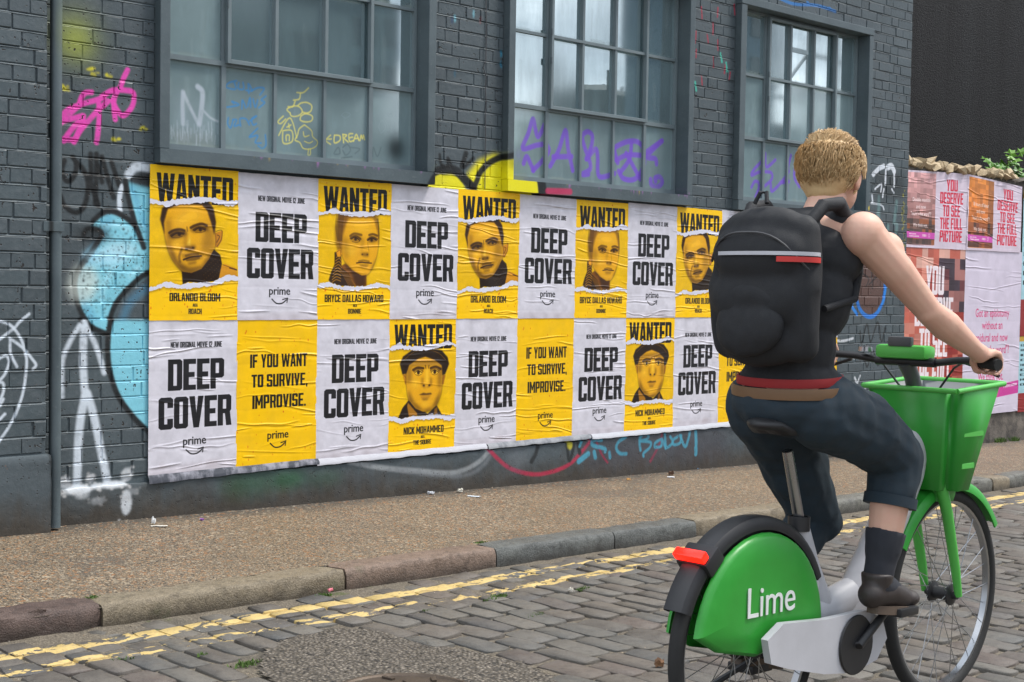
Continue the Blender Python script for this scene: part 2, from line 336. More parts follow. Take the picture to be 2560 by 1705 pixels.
def poster_title(seed, dx=0):
    c = Canvas(PW, PH, WHITE_P); paper(c, seed, .07); r = np.random.default_rng(seed)
    for _ in range(3): c.ell(r.uniform(40, 280), r.uniform(440, 475), r.uniform(6, 22), r.uniform(4, 12), (.42, .36, .36), r.uniform(.1, .3), 6)
    c.poly([(0, 460), (PW, 452), (PW, 480), (0, 480)], (.6, .52, .53), .16, 6); c.ell(r.uniform(60, 260), 14, 36, 7, (.5, .48, .5), .2, 5)
    block(c, 'NEW ORIGINAL MOVIE 12 JUNE', 76, 262, 71, 89, INK); block(c, 'DEEP', 68, 270, 126, 222, INK); block(c, 'COVER', 36, 298, 244, 342, INK); logo(c, 396); return c
def poster_slogan(seed):
    c = Canvas(PW, PH, YEL_P); paper(c, seed, .03); splatter(c, seed, 60)
    block(c, 'IF YOU WANT', 52, 280, 116, 160, INK); block(c, 'TO SURVIVE,', 58, 282, 182, 224, INK); block(c, 'IMPROVISE.', 62, 276, 250, 294, INK); logo(c, 396); return c
DK = (.16, .085, .055); MID = (.62, .40, .09)
def torn(c, top, bot, seed):
    """a strip of white torn paper across the poster"""
    r = np.random.default_rng(seed); xs = np.linspace(0, PW, 110); j = lambda a: np.interp(xs, [p[0] for p in a], [p[1] for p in a])+np.convolve(r.normal(0, 2.2, 112), [.25, .5, .25], 'valid')
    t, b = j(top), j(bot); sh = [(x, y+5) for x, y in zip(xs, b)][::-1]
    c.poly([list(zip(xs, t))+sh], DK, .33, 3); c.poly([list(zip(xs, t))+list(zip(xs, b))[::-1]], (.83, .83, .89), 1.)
def face_common(c, F, pts):
    q = [F(*p) for p in pts]; c.poly([q], (.94, .68, .085), 1., 1.); c.stroke(q+[q[0]], 5, DK, .22, 5)
def poster_face(kind, name, alias, seed):
    c = Canvas(PW, PH, YEL_P); paper(c, seed, .03)
    def sh(P, a, s, col=DK): c.poly([[F(*p) for p in P]], col, a, s)
    def ln(P, w, a, s=1.5, col=DK): c.stroke([F(*p) for p in P], w, col, a, s)
    if kind == 0:                 # a stern short-haired man with a rolled knit collar, looking off to the left
        F = lambda x, y: (x*.328, (y+25-.06*x)*.2883)
        sh([(820, 1060), (960, 1120), (975, 1260), (700, 1260), (720, 1120)], .95, 1.5, (.86, .58, .10)); ln([(800, 1070), (960, 1130)], 2, .6); ln([(880, 1110), (960, 1135)], 4, .7, 2)
        sh([(760, 700), (800, 690), (790, 800), (740, 880), (700, 860), (700, 720)], 1., 1., (.80, .52, .09)); ln([(720, 700), (785, 690), (780, 790), (730, 870)], 2, .7); ln([(735, 740), (760, 760), (730, 820)], 3, .6)
        sh([(330, 1000), (480, 1130), (700, 900), (770, 960), (790, 1060), (740, 1290), (360, 1290)], 1., 1.2, (.15, .10, .07))
        for k in range(46):
            t = k/46; x_ = 570+200*((k*7) % 11)/11; y_ = 960+300*t; c.ell(*F(x_+60*(1-t), y_), 1.4, 1., (.75, .52, .15), .55, .6)
        face_common(c, F, [(150, 420), (330, 340), (600, 350), (690, 480), (710, 700), (715, 860), (640, 1010), (560, 1110), (450, 1150), (350, 1130), (250, 1010), (190, 880), (150, 700), (135, 550)])
        sh([(110, 560), (130, 440), (240, 380), (620, 350), (690, 450), (720, 600), (700, 740), (670, 620), (620, 470), (560, 410), (330, 400), (190, 450), (150, 600), (160, 730)], .93, 2.2)
        sh([(190, 850), (250, 900), (300, 1010), (420, 1090), (560, 1080), (680, 900), (712, 860), (650, 1020), (560, 1120), (440, 1160), (340, 1130), (240, 1000)], .62, 6); sh([(170, 560), (230, 560), (230, 900), (180, 850)], .35, 8); sh([(600, 600), (690, 640), (705, 860), (600, 960), (560, 880)], .3, 9)
        sh([(200, 740), (220, 690), (300, 665), (390, 690), (400, 730), (330, 760), (240, 780)], .62, 4.5); sh([(430, 680), (450, 640), (540, 605), (620, 640), (640, 690), (560, 700), (470, 710)], .55, 4.5)
        ln([(208, 708), (255, 682), (320, 672), (370, 686)], 8, .8, 5); ln([(440, 655), (490, 630), (560, 614), (615, 634)], 8, .8, 5); ln([(225, 735), (290, 705), (365, 715)], 6, .7, 4); ln([(470, 680), (530, 652), (600, 672)], 6, .7, 4)
        ln([(230, 750), (290, 715), (360, 725)], 3, .95); c.ell(*F(315, 725), 6, 6, DK, .95, 1.2); ln([(235, 760), (300, 762), (350, 745)], 2, .6); ln([(480, 690), (530, 662), (600, 685)], 3, .95); c.ell(*F(545, 678), 6, 6, DK, .95, 1.2); ln([(490, 705), (550, 710), (600, 695)], 2, .6)
        sh([(360, 720), (400, 700), (400, 860), (370, 900)], .25, 5); ln([(398, 650), (405, 690)], 5, .4, 4); sh([(360, 880), (400, 850), (500, 850), (480, 900), (430, 910)], .62, 4); c.ell(*F(395, 888), 5, 3, DK, .8, 1.5); c.ell(*F(465, 875), 5, 3, DK, .8, 1.5); ln([(345, 880), (318, 960), (325, 1020)], 8, .45, 8)
        sh([(340, 930), (440, 925), (560, 930), (590, 960), (560, 1000), (360, 1020)], .3, 4); ln([(362, 1002), (430, 978), (500, 970), (556, 966)], 5, .9, 2.5); ln([(400, 1003), (480, 998), (530, 985)], 9, .45, 5); ln([(390, 960), (450, 945), (520, 945)], 8, .45, 6); sh([(400, 1035), (500, 1020), (510, 1045), (420, 1060)], .55, 4)
        sh([(240, 560), (480, 430), (590, 560), (480, 590), (300, 640)], .45, 12, (1., .80, .22)); sh([(250, 800), (330, 790), (320, 870), (260, 870)], .5, 7, (1., .80, .22)); sh([(430, 720), (440, 850), (400, 840)], .6, 3, (1., .85, .35))
        tt = [(0, 340), (150, 375), (270, 345), (400, 335), (560, 320), (700, 335), (850, 370), (975, 350)]; tb = [(0, 390), (120, 405), (175, 437), (250, 410), (400, 400), (520, 385), (650, 375), (760, 400), (860, 430), (920, 425), (975, 385)]
        bt = [(0, 1290), (180, 1230), (340, 1275), (420, 1245), (560, 1262), (700, 1250), (860, 1180), (930, 1195), (975, 1220)]; bb = [(0, 1335), (160, 1290), (400, 1320), (560, 1310), (760, 1290), (850, 1250), (975, 1255)]
    elif kind == 1:               # a woman with tied-back hair and a plait over her shoulder
        F = lambda x, y: ((x-38)*.339, (y+121-.05*x)*.2727)
        sh([(380, 950), (660, 1100), (660, 1260), (280, 1250), (300, 1000)], 1., 1.5, (.55, .33, .08)); sh([(460, 1050), (640, 1100), (660, 1250), (520, 1250)], .7, 6)
        sh([(250, 800), (330, 800), (340, 1000), (430, 1080), (520, 1260), (230, 1220), (180, 1150), (210, 1050), (250, 960)], .95, 1.6, (.17, .10, .06))
        for k in range(9): ln([(215+7*k, 1190-40*k), (270+6*k, 1150-38*k), (330+2*k, 1170-34*k)], 3, .75, 1.2, (.80, .56, .13))
        for k in range(6): ln([(300+22*k, 1000+14*k), (380+22*k, 1130+12*k), (440+18*k, 1240)], 3, .5, 1.4, (.72, .48, .11))
        face_common(c, F, [(300, 330), (480, 340), (740, 340), (810, 500), (815, 720), (790, 880), (740, 1010), (680, 1100), (600, 1110), (480, 1040), (380, 930), (330, 800), (300, 600)])
        sh([(250, 500), (300, 330), (430, 320), (400, 420), (350, 600), (340, 860), (300, 830), (260, 700)], .6, 4, (.38, .22, .06)); sh([(740, 340), (800, 430), (828, 600), (815, 760), (800, 560), (760, 420)], .55, 3, (.35, .2, .06))
        sh([(290, 300), (800, 300), (815, 470), (770, 400), (700, 372), (560, 362), (450, 380), (380, 440), (340, 560), (300, 480)], .42, 3, (.40, .24, .05))
        for k in range(9): ln([(268+12*k, 330), (258+11*k, 480), (286+7*k, 660)], 2, .5, 1)
        for k in range(12): ln([(420+30*k, 320), (400+33*k, 372-abs(k-6)*2)], 1.8, .4, 1)
        for k in range(3): ln([(790+8*k, 380), (812+4*k, 500), (816, 640)], 2, .45, 1)
        sh([(270, 790), (320, 760), (345, 830), (310, 870), (280, 850)], 1., 1.5, (.93, .62, .10)); ln([(280, 800), (318, 778), (330, 840)], 2, .6)
        sh([(380, 930), (480, 1040), (600, 1110), (690, 1090), (780, 900), (800, 860), (740, 1030), (640, 1130), (500, 1090), (390, 1000)], .6, 5); sh([(340, 600), (420, 640), (440, 860), (380, 900)], .3, 9)
        sh([(440, 640), (470, 590), (570, 590), (600, 650), (540, 690), (470, 670)], .4, 5); sh([(670, 680), (690, 610), (780, 610), (800, 670), (740, 690)], .5, 4)
        ln([(445, 600), (500, 570), (590, 588)], 8, .6, 5); ln([(690, 590), (740, 580), (795, 600)], 8, .65, 5); ln([(450, 630), (515, 600), (580, 640)], 7, .6, 4); ln([(668, 650), (725, 618), (795, 645)], 7, .6, 4); ln([(460, 640), (510, 615), (570, 660)], 3.2, .95); c.ell(*F(515, 640), 6, 6, DK, .9, 1.4); ln([(470, 670), (530, 685), (570, 668)], 2, .5)
        ln([(670, 660), (725, 630), (785, 660)], 3.6, .95); c.ell(*F(722, 655), 6, 6, DK, .9, 1.4); sh([(590, 640), (640, 640), (600, 800), (580, 820)], .18, 5); ln([(670, 690), (690, 800)], 2, .35, 3)
        sh([(580, 830), (620, 815), (690, 820), (680, 870), (620, 860)], .5, 4); c.ell(*F(605, 838), 4, 3, DK, .7, 1.4); c.ell(*F(670, 840), 4, 3, DK, .7, 1.4); ln([(530, 946), (600, 938), (640, 944), (725, 952)], 4.5, .85, 2.2); ln([(560, 925), (620, 915), (690, 930)], 7, .4, 4); sh([(560, 960), (700, 965), (660, 1005), (590, 1000)], .35, 3.5)
        sh([(430, 400), (720, 400), (740, 540), (600, 560), (430, 520)], .4, 12, (1., .81, .25)); sh([(380, 740), (520, 720), (500, 860), (410, 840)], .4, 10, (1., .82, .25))
        tt = [(38, 300), (160, 280), (230, 240), (330, 290), (440, 285), (600, 290), (760, 290), (860, 240), (930, 265), (985, 300)]; tb = [(38, 345), (200, 315), (300, 320), (420, 345), (580, 360), (740, 350), (860, 315), (900, 335), (985, 330)]
        bt = [(38, 1200), (110, 1175), (200, 1185), (330, 1230), (480, 1240), (640, 1245), (800, 1205), (985, 1250)]; bb = [(38, 1250), (200, 1240), (330, 1280), (500, 1300), (700, 1280), (880, 1270), (985, 1300)]
    else:                         # a startled man in a flat cap with a turned-up collar
        F = lambda x, y: ((x-50)*.362, (y-45)*.268)
        sh([(170, 1400), (230, 1250), (310, 1150), (560, 1350), (680, 1240), (760, 1390), (760, 1420), (170, 1420)], 1., 1.5, (.13, .085, .06)); sh([(300, 1180), (420, 1330), (430, 1400), (320, 1400), (290, 1230)], .9, 1.5, (.72, .48, .09)); sh([(650, 1290), (690, 1260), (690, 1390), (650, 1390)], .8, 1.5, (.6, .4, .09))
        sh([(225, 800), (280, 790), (300, 930), (260, 940)], 1., 1.2, (.80, .54, .09)); sh([(750, 830), (795, 830), (770, 960), (740, 960)], 1., 1.2, (.70, .45, .08)); ln([(240, 810), (270, 850), (265, 920)], 2, .5)
        face_common(c, F, [(270, 640), (350, 560), (700, 560), (760, 700), (755, 900), (740, 1080), (680, 1230), (600, 1300), (500, 1320), (400, 1270), (310, 1150), (275, 950)])
        sh([(190, 660), (230, 560), (340, 480), (560, 450), (740, 490), (820, 590), (840, 680), (790, 820), (750, 830), (740, 700), (650, 620), (520, 570), (420, 600), (310, 680), (275, 790), (225, 800)], .97, 1.8, (.13, .085, .065)); ln([(250, 600), (380, 500), (560, 480), (700, 530), (790, 620)], 2.2, .55, 1.5, (.70, .48, .12)); ln([(300, 560), (330, 520)], 2, .5)
        sh([(300, 1000), (380, 1180), (500, 1290), (620, 1260), (720, 1050), (745, 1000), (700, 1230), (560, 1330), (420, 1290), (310, 1160)], .55, 6); sh([(270, 700), (340, 680), (350, 900), (280, 930)], .35, 7); sh([(690, 700), (755, 700), (745, 1000), (690, 1000)], .4, 7); sh([(320, 640), (700, 620), (720, 690), (330, 700)], .4, 6)
        ln([(362, 745), (420, 718), (498, 728)], 9, .8, 5); ln([(592, 730), (660, 713), (728, 745)], 9, .8, 5); ln([(522, 690), (530, 730)], 5, .5, 4); ln([(570, 690), (563, 730)], 5, .5, 4); ln([(375, 765), (430, 745), (490, 765)], 7, .5, 4); ln([(595, 762), (650, 745), (705, 768)], 7, .5, 4)
        for ex in (432, 648):
            c.ell(*F(ex, 782), 17, 9, (.98, .80, .25), .8, 1.5); c.ell(*F(ex, 782), 7, 7.5, DK, .95, 1.2); ln([(ex-50, 790), (ex-5, 755), (ex+50, 790)], 2.8, .85); ln([(ex-40, 805), (ex, 825), (ex+40, 805)], 2, .6)
        sh([(470, 860), (500, 850), (500, 960), (470, 960)], .3, 4); sh([(590, 850), (610, 880), (610, 970), (585, 960)], .45, 4); sh([(480, 950), (540, 985), (600, 950), (580, 990), (500, 990)], .5, 3.5); c.ell(*F(505, 962), 5, 3.5, DK, .85, 1.4); c.ell(*F(578, 962), 5, 3.5, DK, .85, 1.4)
        sh([(440, 1085), (500, 1060), (540, 1070), (600, 1065), (615, 1085), (560, 1095), (500, 1095)], .75, 1.8); sh([(450, 1100), (600, 1095), (580, 1135), (480, 1140)], .5, 2, (.70, .45, .10)); sh([(480, 1140), (570, 1140), (550, 1165), (500, 1165)], .5, 3.5)
        sh([(340, 860), (440, 860), (430, 1000), (350, 980)], .4, 8, (1., .82, .25)); sh([(520, 740), (570, 740), (570, 930), (525, 930)], .5, 5, (1., .83, .28)); sh([(470, 1190), (580, 1190), (560, 1250), (490, 1250)], .4, 6, (1., .8, .2))
        tt = [(50, 440), (120, 400), (190, 375), (240, 415), (420, 425), (560, 405), (620, 400), (720, 395), (820, 355), (900, 395), (950, 410)]; tb = [(50, 480), (200, 460), (400, 485), (480, 490), (600, 470), (700, 455), (760, 430), (860, 420), (950, 445)]
        bt = [(50, 1345), (150, 1370), (220, 1400), (360, 1365), (520, 1372), (620, 1355), (820, 1385), (950, 1370)]; bb = [(50, 1405), (140, 1430), (210, 1465), (320, 1440), (420, 1415), (560, 1430), (680, 1415), (850, 1465), (950, 1420)]
    c.over(RNG.random((PH, PW))*.09*(np.abs(c.c[..., 0]-YEL_P[0]) > .03), DK)
    g = lambda P: [F(*p) for p in P]
    T, B, T2, B2 = g(tt), g(tb), g(bt), g(bb)
    # yellow card above and below the tears
    c.poly([(-2, -2)]+[(322, -2)]+T[::-1], YEL_P, 1.); c.poly(T2+[(322, 482), (-2, 482)], YEL_P, 1.)
    n = vnoise(PH, PW, 26, seed+5, 3)[..., None]; c.c *= .985+.03*(n-.5); splatter(c, seed+1, 16, y1=100); splatter(c, seed+2, 34, y0=370)
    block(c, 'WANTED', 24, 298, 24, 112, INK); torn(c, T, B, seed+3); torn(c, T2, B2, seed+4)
    w = {0: (70, 254), 1: (32, 288), 2: (72, 264)}[kind]; block(c, name, w[0], w[1], 394, 420, INK); block(c, 'AKA', 153, 171, 427, 437, INK)
    w2 = {0: (138, 186), 1: (132, 190), 2: (118, 204)}[kind]; block(c, alias, w2[0], w2[1], 443, 460, INK); return c
def creases(w, h, seed, n=26, fold=1.):
    """paste wrinkles of a poster as a height field"""
    r = np.random.default_rng(seed); X, Y = np.meshgrid(np.arange(w), np.arange(h)); H = (vnoise(h, w, 60, seed, 3)-.5)*.30
    for _ in range(n):
        y0 = r.uniform(0, h); sl = r.normal(.03, .07); xa = r.uniform(-.3, .9)*w; ln_ = r.uniform(.15, 1.1)*w; k = r.uniform(20, 60); ph = r.uniform(0, 6.3); am = r.uniform(.12, .75)*(1 if r.random() < .85 else 1.5)
        y = y0+sl*(X[0]-xa)+r.uniform(1, 4.5)*np.sin(X[0]/k+ph)+r.uniform(0, 1.6)*np.sin(X[0]/(k*.37)+ph); t = np.clip((X[0]-xa)/max(ln_, 1), 0, 1); tp = np.sin(math.pi*t)**.6*am
        d = Y-y[None]; wd = r.uniform(1.0, 1.9); H += tp[None]*(np.exp(-(d/wd)**2)-.35*np.exp(-((d-3*wd)/(2*wd))**2))
    for q in range(1, int(h/47)+1):   # brick courses telegraph through
        d = Y-(q*47+8*math.sin(seed)+vnoise(1, w, 50, seed+q, 2)[0][None]*4); H -= .06*np.exp(-(d/3.)**2)
    H -= H.min(); H /= max(1.6, H.max()); c = Canvas(w, h); c.c[:] = H[..., None]; return c
def poster_mat(name, img, himg, rough=.5):
    t = NT(name); uv = t.n('ShaderNodeUVMap').outputs[0]
    i = t.n('ShaderNodeTexImage', image=img, interpolation='Linear', extension='EXTEND'); t.l(uv, i.inputs[0])
    h = t.n('ShaderNodeTexImage', image=himg, interpolation='Cubic', extension='EXTEND'); t.l(uv, h.inputs[0])
    nr = t.bump(h.outputs[0], 1., .0085); p = t.pos(); nr = t.bump(t.noise(p, 260, 2), .08, .001, nr)
    g = t.noise(p, 7, 4, .6); col = t.mix(t.rng(g, .5, .8, 0, .16), i.outputs[0], (.32, .29, .27), 'MULTIPLY')
    return t.set(col, t.rng(g, .3, .7, rough-.08, rough+.12), 0, nr, .42)
# ---------------------------------------------------------------- sprayed paint on the wall and on the window glass
GX0, GX1, GZ0, GZ1, GR = -1.4, 7.3, -1.2, 2.4, 210
gw, gh = int((GX1-GX0)*GR), int((GZ1-GZ0)*GR)
def frame(x0, y0, s, Y=0.):
    def f(pts):
        o = []
        for a, b in pts:
            p = on_wall(x0+a/s, y0+b/s, Y); o.append(((p[0]-GX0)*GR, (GZ1-p[2])*GR))
        return o
    def wd(w, at): return w/s*((at-CAM)@_fw)/FPX*GR
    def st(c, pts, w, col, a=1., soft=2., **k):
        m = pts[len(pts)//2]; at = on_wall(x0+m[0]/s, y0+m[1]/s, Y); c.stroke(f(pts), max(1., wd(w, at)*1.18), col, a, soft, **k)
    return f, st
grain = np.clip(.55+1.1*vnoise(gh, gw, 5, 11, 3), 0, 1); grain2 = np.clip((vnoise(gh, gw, 9, 12, 4)-.36)*5, 0, 1)
def inside_(P, x, y):
    c = False
    for i in range(len(P)):
        (x1, y1), (x2, y2) = P[i], P[i-1]
        if (y1 > y) != (y2 > y) and x < (x2-x1)*(y-y1)/(y2-y1)+x1: c = not c
    return c
C = Canvas(gw, gh, (.3, .3, .3), 0.)
PINK, BLK, CY, WH, YE, PUR = (.88, .26, .68), (.045, .05, .055), (.50, .79, .86), (.80, .84, .88), (.90, .86, .05), (.47, .33, .76)
f, st = frame(120, 0, 3.733)
C.poly([f([(110, 110), (330, 120), (430, 400), (430, 520), (110, 520)])], (.62, .66, .20), .55, 16); C.poly([f([(130, 230), (330, 250), (400, 500), (130, 500)])], (.70, .74, .22), .5, 9)
for a, b in ((430, 690), (400, 640), (570, 700), (160, 830), (890, 1195), (630, 1295), (150, 800)): [C.ell(*f([(a+random.uniform(-34, 34), b+random.uniform(-14, 14))])[0], random.uniform(.6, 2.2), random.uniform(.5, 1.3), (.80, .76, .12), .75, .7) for _ in range(9)]
for P in ([(405, 858), (350, 862), (310, 905), (285, 985)], [(290, 975), (200, 1010), (140, 1060), (115, 1085)], [(120, 1140), (200, 1060), (300, 975), (430, 935), (520, 905)], [(120, 1130), (250, 1095), (330, 1080), (250, 1165), (180, 1250), (145, 1310)],
          [(330, 1120), (290, 1200), (240, 1320)], [(560, 940), (450, 1040), (370, 1130), (300, 1210), (240, 1310)], [(740, 650), (705, 720), (670, 810)], [(500, 900), (600, 840), (720, 840), (790, 860), (800, 930), (770, 1010), (700, 1075), (640, 1020), (600, 930)], [(470, 940), (475, 1080), (465, 1200), (450, 1325)], [(120, 1295), (200, 1300), (260, 1295)], [(640, 850), (610, 950), (625, 1110)]):
    st(C, P, 42, PINK, .93, 2.2, grain=grain)
f, st = frame(120, 400, 3.733)
for P in ([(150, 0), (128, 80), (150, 170), (200, 190), (250, 120), (258, 30), (230, -30)], [(270, 20), (340, 110), (370, 240), (350, 390), (300, 470), (230, 480), (150, 420), (115, 330)], [(395, -60), (400, 160)], [(450, -60), (440, 400)], [(380, 160), (470, 420)], [(500, -30), (560, 190), (610, 345)], [(590, 20), (660, 230)], [(470, 50), (500, 200)]): st(C, P, 44, BLK, .95, 3.0)
blue = [(390, 620), (455, 535), (590, 495), (700, 530), (770, 590), (800, 560), (745, 190), (932, 240), (960, 245), (960, 1040), (740, 1210), (640, 1340), (600, 1450), (560, 1568), (430, 1568), (300, 1400), (250, 1200), (275, 1060), (360, 950), (440, 830), (490, 720), (500, 650)]
C.poly([f(blue)], CY, .93, 1.5)
C.poly([f([(745, 195), (932, 60), (960, 60), (960, 250)])], BLK, .85, 2.5)
st(C, [(750, 130), (790, 80), (850, 60), (940, 75)], 70, WH, .85, 5, grain=grain); st(C, [(685, 240), (665, 350), (668, 470)], 42, WH, .9, 2.5)
for P, w in (([(560, 560), (440, 800), (330, 1020), (300, 1200), (360, 1400), (470, 1560)], 80), ([(790, 260), (860, 500), (930, 700)], 50), ([(900, 1200), (760, 1330), (690, 1500)], 70)): st(C, P, w, (.30, .58, .72), .38, 9)
for P, w in (([(520, 620), (640, 600), (740, 640)], 40), ([(600, 1000), (520, 1180), (500, 1300)], 44), ([(840, 1000), (760, 1080)], 30)): st(C, P, w, (.70, .90, .95), .5, 8)
for P in ([(420, 560), (520, 478), (620, 478), (740, 545), (800, 600)], [(715, 190), (745, 350), (800, 560), (850, 700), (890, 810)], [(330, 690), (360, 640), (430, 640), (490, 670), (480, 730), (400, 860), (300, 990), (250, 1130), (265, 1300), (320, 1450), (420, 1568)], [(960, 1035), (860, 1090), (740, 1200), (640, 1320), (585, 1450), (560, 1568)]): st(C, P, 42, BLK, .92, 3)
C.ell(*f([(400, 690)])[0], 20, 7, BLK, .7, 4); C.ell(*f([(330, 1150)])[0], 16, 20, (.80, .83, .80), .75, 4, 20); C.ell(*f([(680, 830)])[0], 20, 7, (.75, .88, .92), .8, 5); C.ell(*f([(540, 900)])[0], 24, 8, (.7, .88, .95), .8, 4)
for _ in range(500):   # dark speckle of the porous brick showing through the blue
    a_, b_ = random.uniform(300, 930), random.uniform(560, 1560); q = f([(a_, b_)])[0]
    if inside_(blue, a_, b_): C.ell(q[0], q[1], random.uniform(.4, 1.1), random.uniform(.4, .9), BLK, random.uniform(.3, .7), .5)
# black paint in the corner behind the downpipe, corner shade painted in with it
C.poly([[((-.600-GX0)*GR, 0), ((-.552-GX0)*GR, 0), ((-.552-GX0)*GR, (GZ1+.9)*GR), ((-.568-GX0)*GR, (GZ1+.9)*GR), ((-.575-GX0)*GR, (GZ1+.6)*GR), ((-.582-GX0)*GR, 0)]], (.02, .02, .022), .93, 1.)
f, st = frame(120, 800, 2.85)
C.poly([f([(455, 0), (735, 0), (735, 800), (690, 790), (620, 700), (560, 620), (490, 500), (450, 380), (432, 200), (440, 80)])], CY, .93, 1.5); C.poly([f([(280, -5), (425, -5), (435, 90), (380, 90)])], CY, .9, 2)
for P in ([(230, -10), (310, 50), (400, 90)], [(448, -5), (425, 110), (425, 280), (455, 430), (510, 560), (610, 690), (720, 800)]): st(C, P, 34, BLK, .9, 3)
for P, w in (([(225, 30), (150, 160), (100, 300), (98, 540)], 30), ([(255, 20), (250, 300), (262, 520)], 48), ([(262, 540), (230, 700), (212, 900), (205, 1160)], 52), ([(278, 520), (330, 700), (370, 900), (420, 1130)], 50), ([(255, 10), (340, 180), (400, 370)], 32)): st(C, P, w, WH, .92, 4.0, grain=grain)
for a, b, rx, ry, q in ((212, 1202, 13, 5, .95), (460, 1165, 15, 3.5, .9), (340, 1176, 6, 2.5, .8), (305, 1120, 5, 4, .6), (560, 1095, 7, 7, .6), (545, 1290, 6, 13, .85), (120, 1150, 6, 6, .6), (590, 1210, 7, 3, .25), (340, 1280, 8, 4, .25), (130, 1215, 6, 2.5, .6), (230, 1240, 8, 4, .35)):
    r = f([(a, b)])[0]; m = Canvas(2, 2); C.ell(r[0], r[1], rx, ry, (.84, .86, .88), q, 1.); [C.ell(r[0]+random.uniform(-rx, rx)*1.3, r[1]+random.uniform(-ry, ry)*1.4, 1.6, 1.2, (.8, .8, .8), q*.8, .6) for _ in range(8)]
# white tag on the brick pier
f, st = frame(0, 780, 2.53, -.11)
for P in ([(-30, 45), (50, 70), (95, 110), (135, 175), (160, 260), (167, 330), (150, 480), (110, 610), (50, 730), (-20, 830)], [(182, 8), (120, 60), (90, 95), (0, 165), (-60, 200)], [(60, 162), (140, 220), (200, 290), (226, 330), (208, 355)], [(62, 175), (65, 255), (105, 340)], [(-10, 290), (40, 272), (55, 320), (25, 395), (-10, 430)], [(-20, 440), (18, 445), (20, 500), (-10, 570)], [(30, 640), (-20, 690)], [(20, 545), (0, 590)]): st(C, P, 15, WH, .9, 1.6, grain=grain)
# yellow letters with black outline between the first two windows
f, st = frame(800, 0, 2.613)
C.poly([f([(690, 1260), (700, 1190), (760, 1125), (850, 1115), (920, 1160), (960, 1260)])], YE, .96, 1.5); C.poly([f([(950, 1150), (1030, 1050), (1130, 1005), (1210, 1015), (1060, 1100), (1020, 1260), (960, 1210)])], YE, .96, 3); C.poly([f([(1010, 1290), (1040, 1160), (1090, 1090), (1180, 1040), (1270, 1040), (1340, 1110), (1378, 1190), (1388, 1290)])], YE, .97, 1.5)
C.ell(*f([(770, 1160)])[0], 14, 8, (.75, .72, .3), .4, 6); C.ell(*f([(1240, 1065)])[0], 16, 4, BLK, .5, 5)
for P, w in (([(660, 1240), (720, 1140), (800, 1100)], 44), ([(800, 1105), (880, 1110), (940, 1165), (1000, 1230)], 52), ([(930, 1150), (1000, 1210), (1050, 1110), (1130, 1045), (1220, 1015), (1270, 1015)], 32), ([(1290, 1050), (1365, 1105), (1400, 1180), (1412, 1290)], 64), ([(780, 1010), (790, 1070), (835, 1095), (832, 1030), (870, 1110)], 20), ([(950, 1000), (925, 1085)], 34), ([(940, 1090), (1000, 1030)], 20)): st(C, P, w, BLK, .9, 3.5)
st(C, [(1440, 1248), (1590, 1252)], 34, (.75, .15, .35), .8, 3)
for a, b, cc in ((880, 120, CY), (1000, 90, CY), (880, 480, (.1, .35, .45)), (860, 130, (.05, .2, .4)), (1180, 420, (.1, .6, .75)), (1180, 350, (.1, .6, .75)), (1045, 130, (.5, .2, .2))): C.ell(*f([(a, b)])[0], 1.5, 5, cc, .6, 1.)
# paint drips on the lower rails of the windows
rr = np.random.default_rng(3)
for X0_, X1_, n_ in ((.5, 1.75, 34), (2.9, 4.15, 46)):
    for _ in range(n_):
        x_ = rr.uniform(X0_, X1_); z_ = rr.uniform(.855, .895); C.poly([[((x_-GX0)*GR, (GZ1-z_)*GR), ((x_+rr.uniform(.004, .03)-GX0)*GR, (GZ1-z_)*GR), ((x_+.008-GX0)*GR, (GZ1-z_+rr.uniform(.01, .05))*GR)]], (.62, .42, .66) if rr.random() < .8 else (.7, .6, .3), .75, .8)
# plinth tags
f, st = frame(1080, 1050, 3.27)
st(C, [(-700, 330), (-400, 385), (-100, 410), (120, 425), (250, 400), (370, 330), (450, 245)], 34, (.60, .62, .63), .8, 4, grain=grain); st(C, [(-300, 400), (100, 450), (300, 430), (420, 340), (480, 230)], 30, (.5, .52, .54), .5, 6, grain=grain)
st(C, [(445, 232), (520, 310), (620, 385), (760, 430), (900, 430), (1080, 370), (1200, 260), (1300, 140)], 28, (.72, .11, .27), .8, 3, grain=grain); st(C, [(1325, 160), (1370, 270), (1420, 340)], 16, (.72, .11, .27), .8, 2.5); st(C, [(1870, 90), (1840, 200), (1770, 330)], 20, (.72, .11, .3), .6, 3.5)
for P, w in (([(860, 170), (830, 270), (795, 330)], 36), ([(1078, 140), (1090, 230), (1105, 320), (1140, 220), (1150, 140)], 30), ([(1170, 140), (1190, 260)], 34)): st(C, P, w, BLK, .85, 3)
st(C, [(1105, 140), (1110, 200)], 60, (.78, .74, .06), .8, 5); C.ell(*f([(680, 280)])[0], 18, 22, (.45, .48, .5), .5, 8); C.ell(*f([(-1500, 500)])[0], 40, 12, (.05, .33, .16), .6, 9); C.ell(*f([(-1180, 470)])[0], 22, 10, (.05, .38, .18), .6, 6); C.ell(*f([(-900, 460)])[0], 30, 8, (.05, .33, .16), .4, 7)
C.poly([f([(1200, 130), (2400, 20), (2400, 300), (1250, 400)])], (.26, .17, .22), .3, 14)
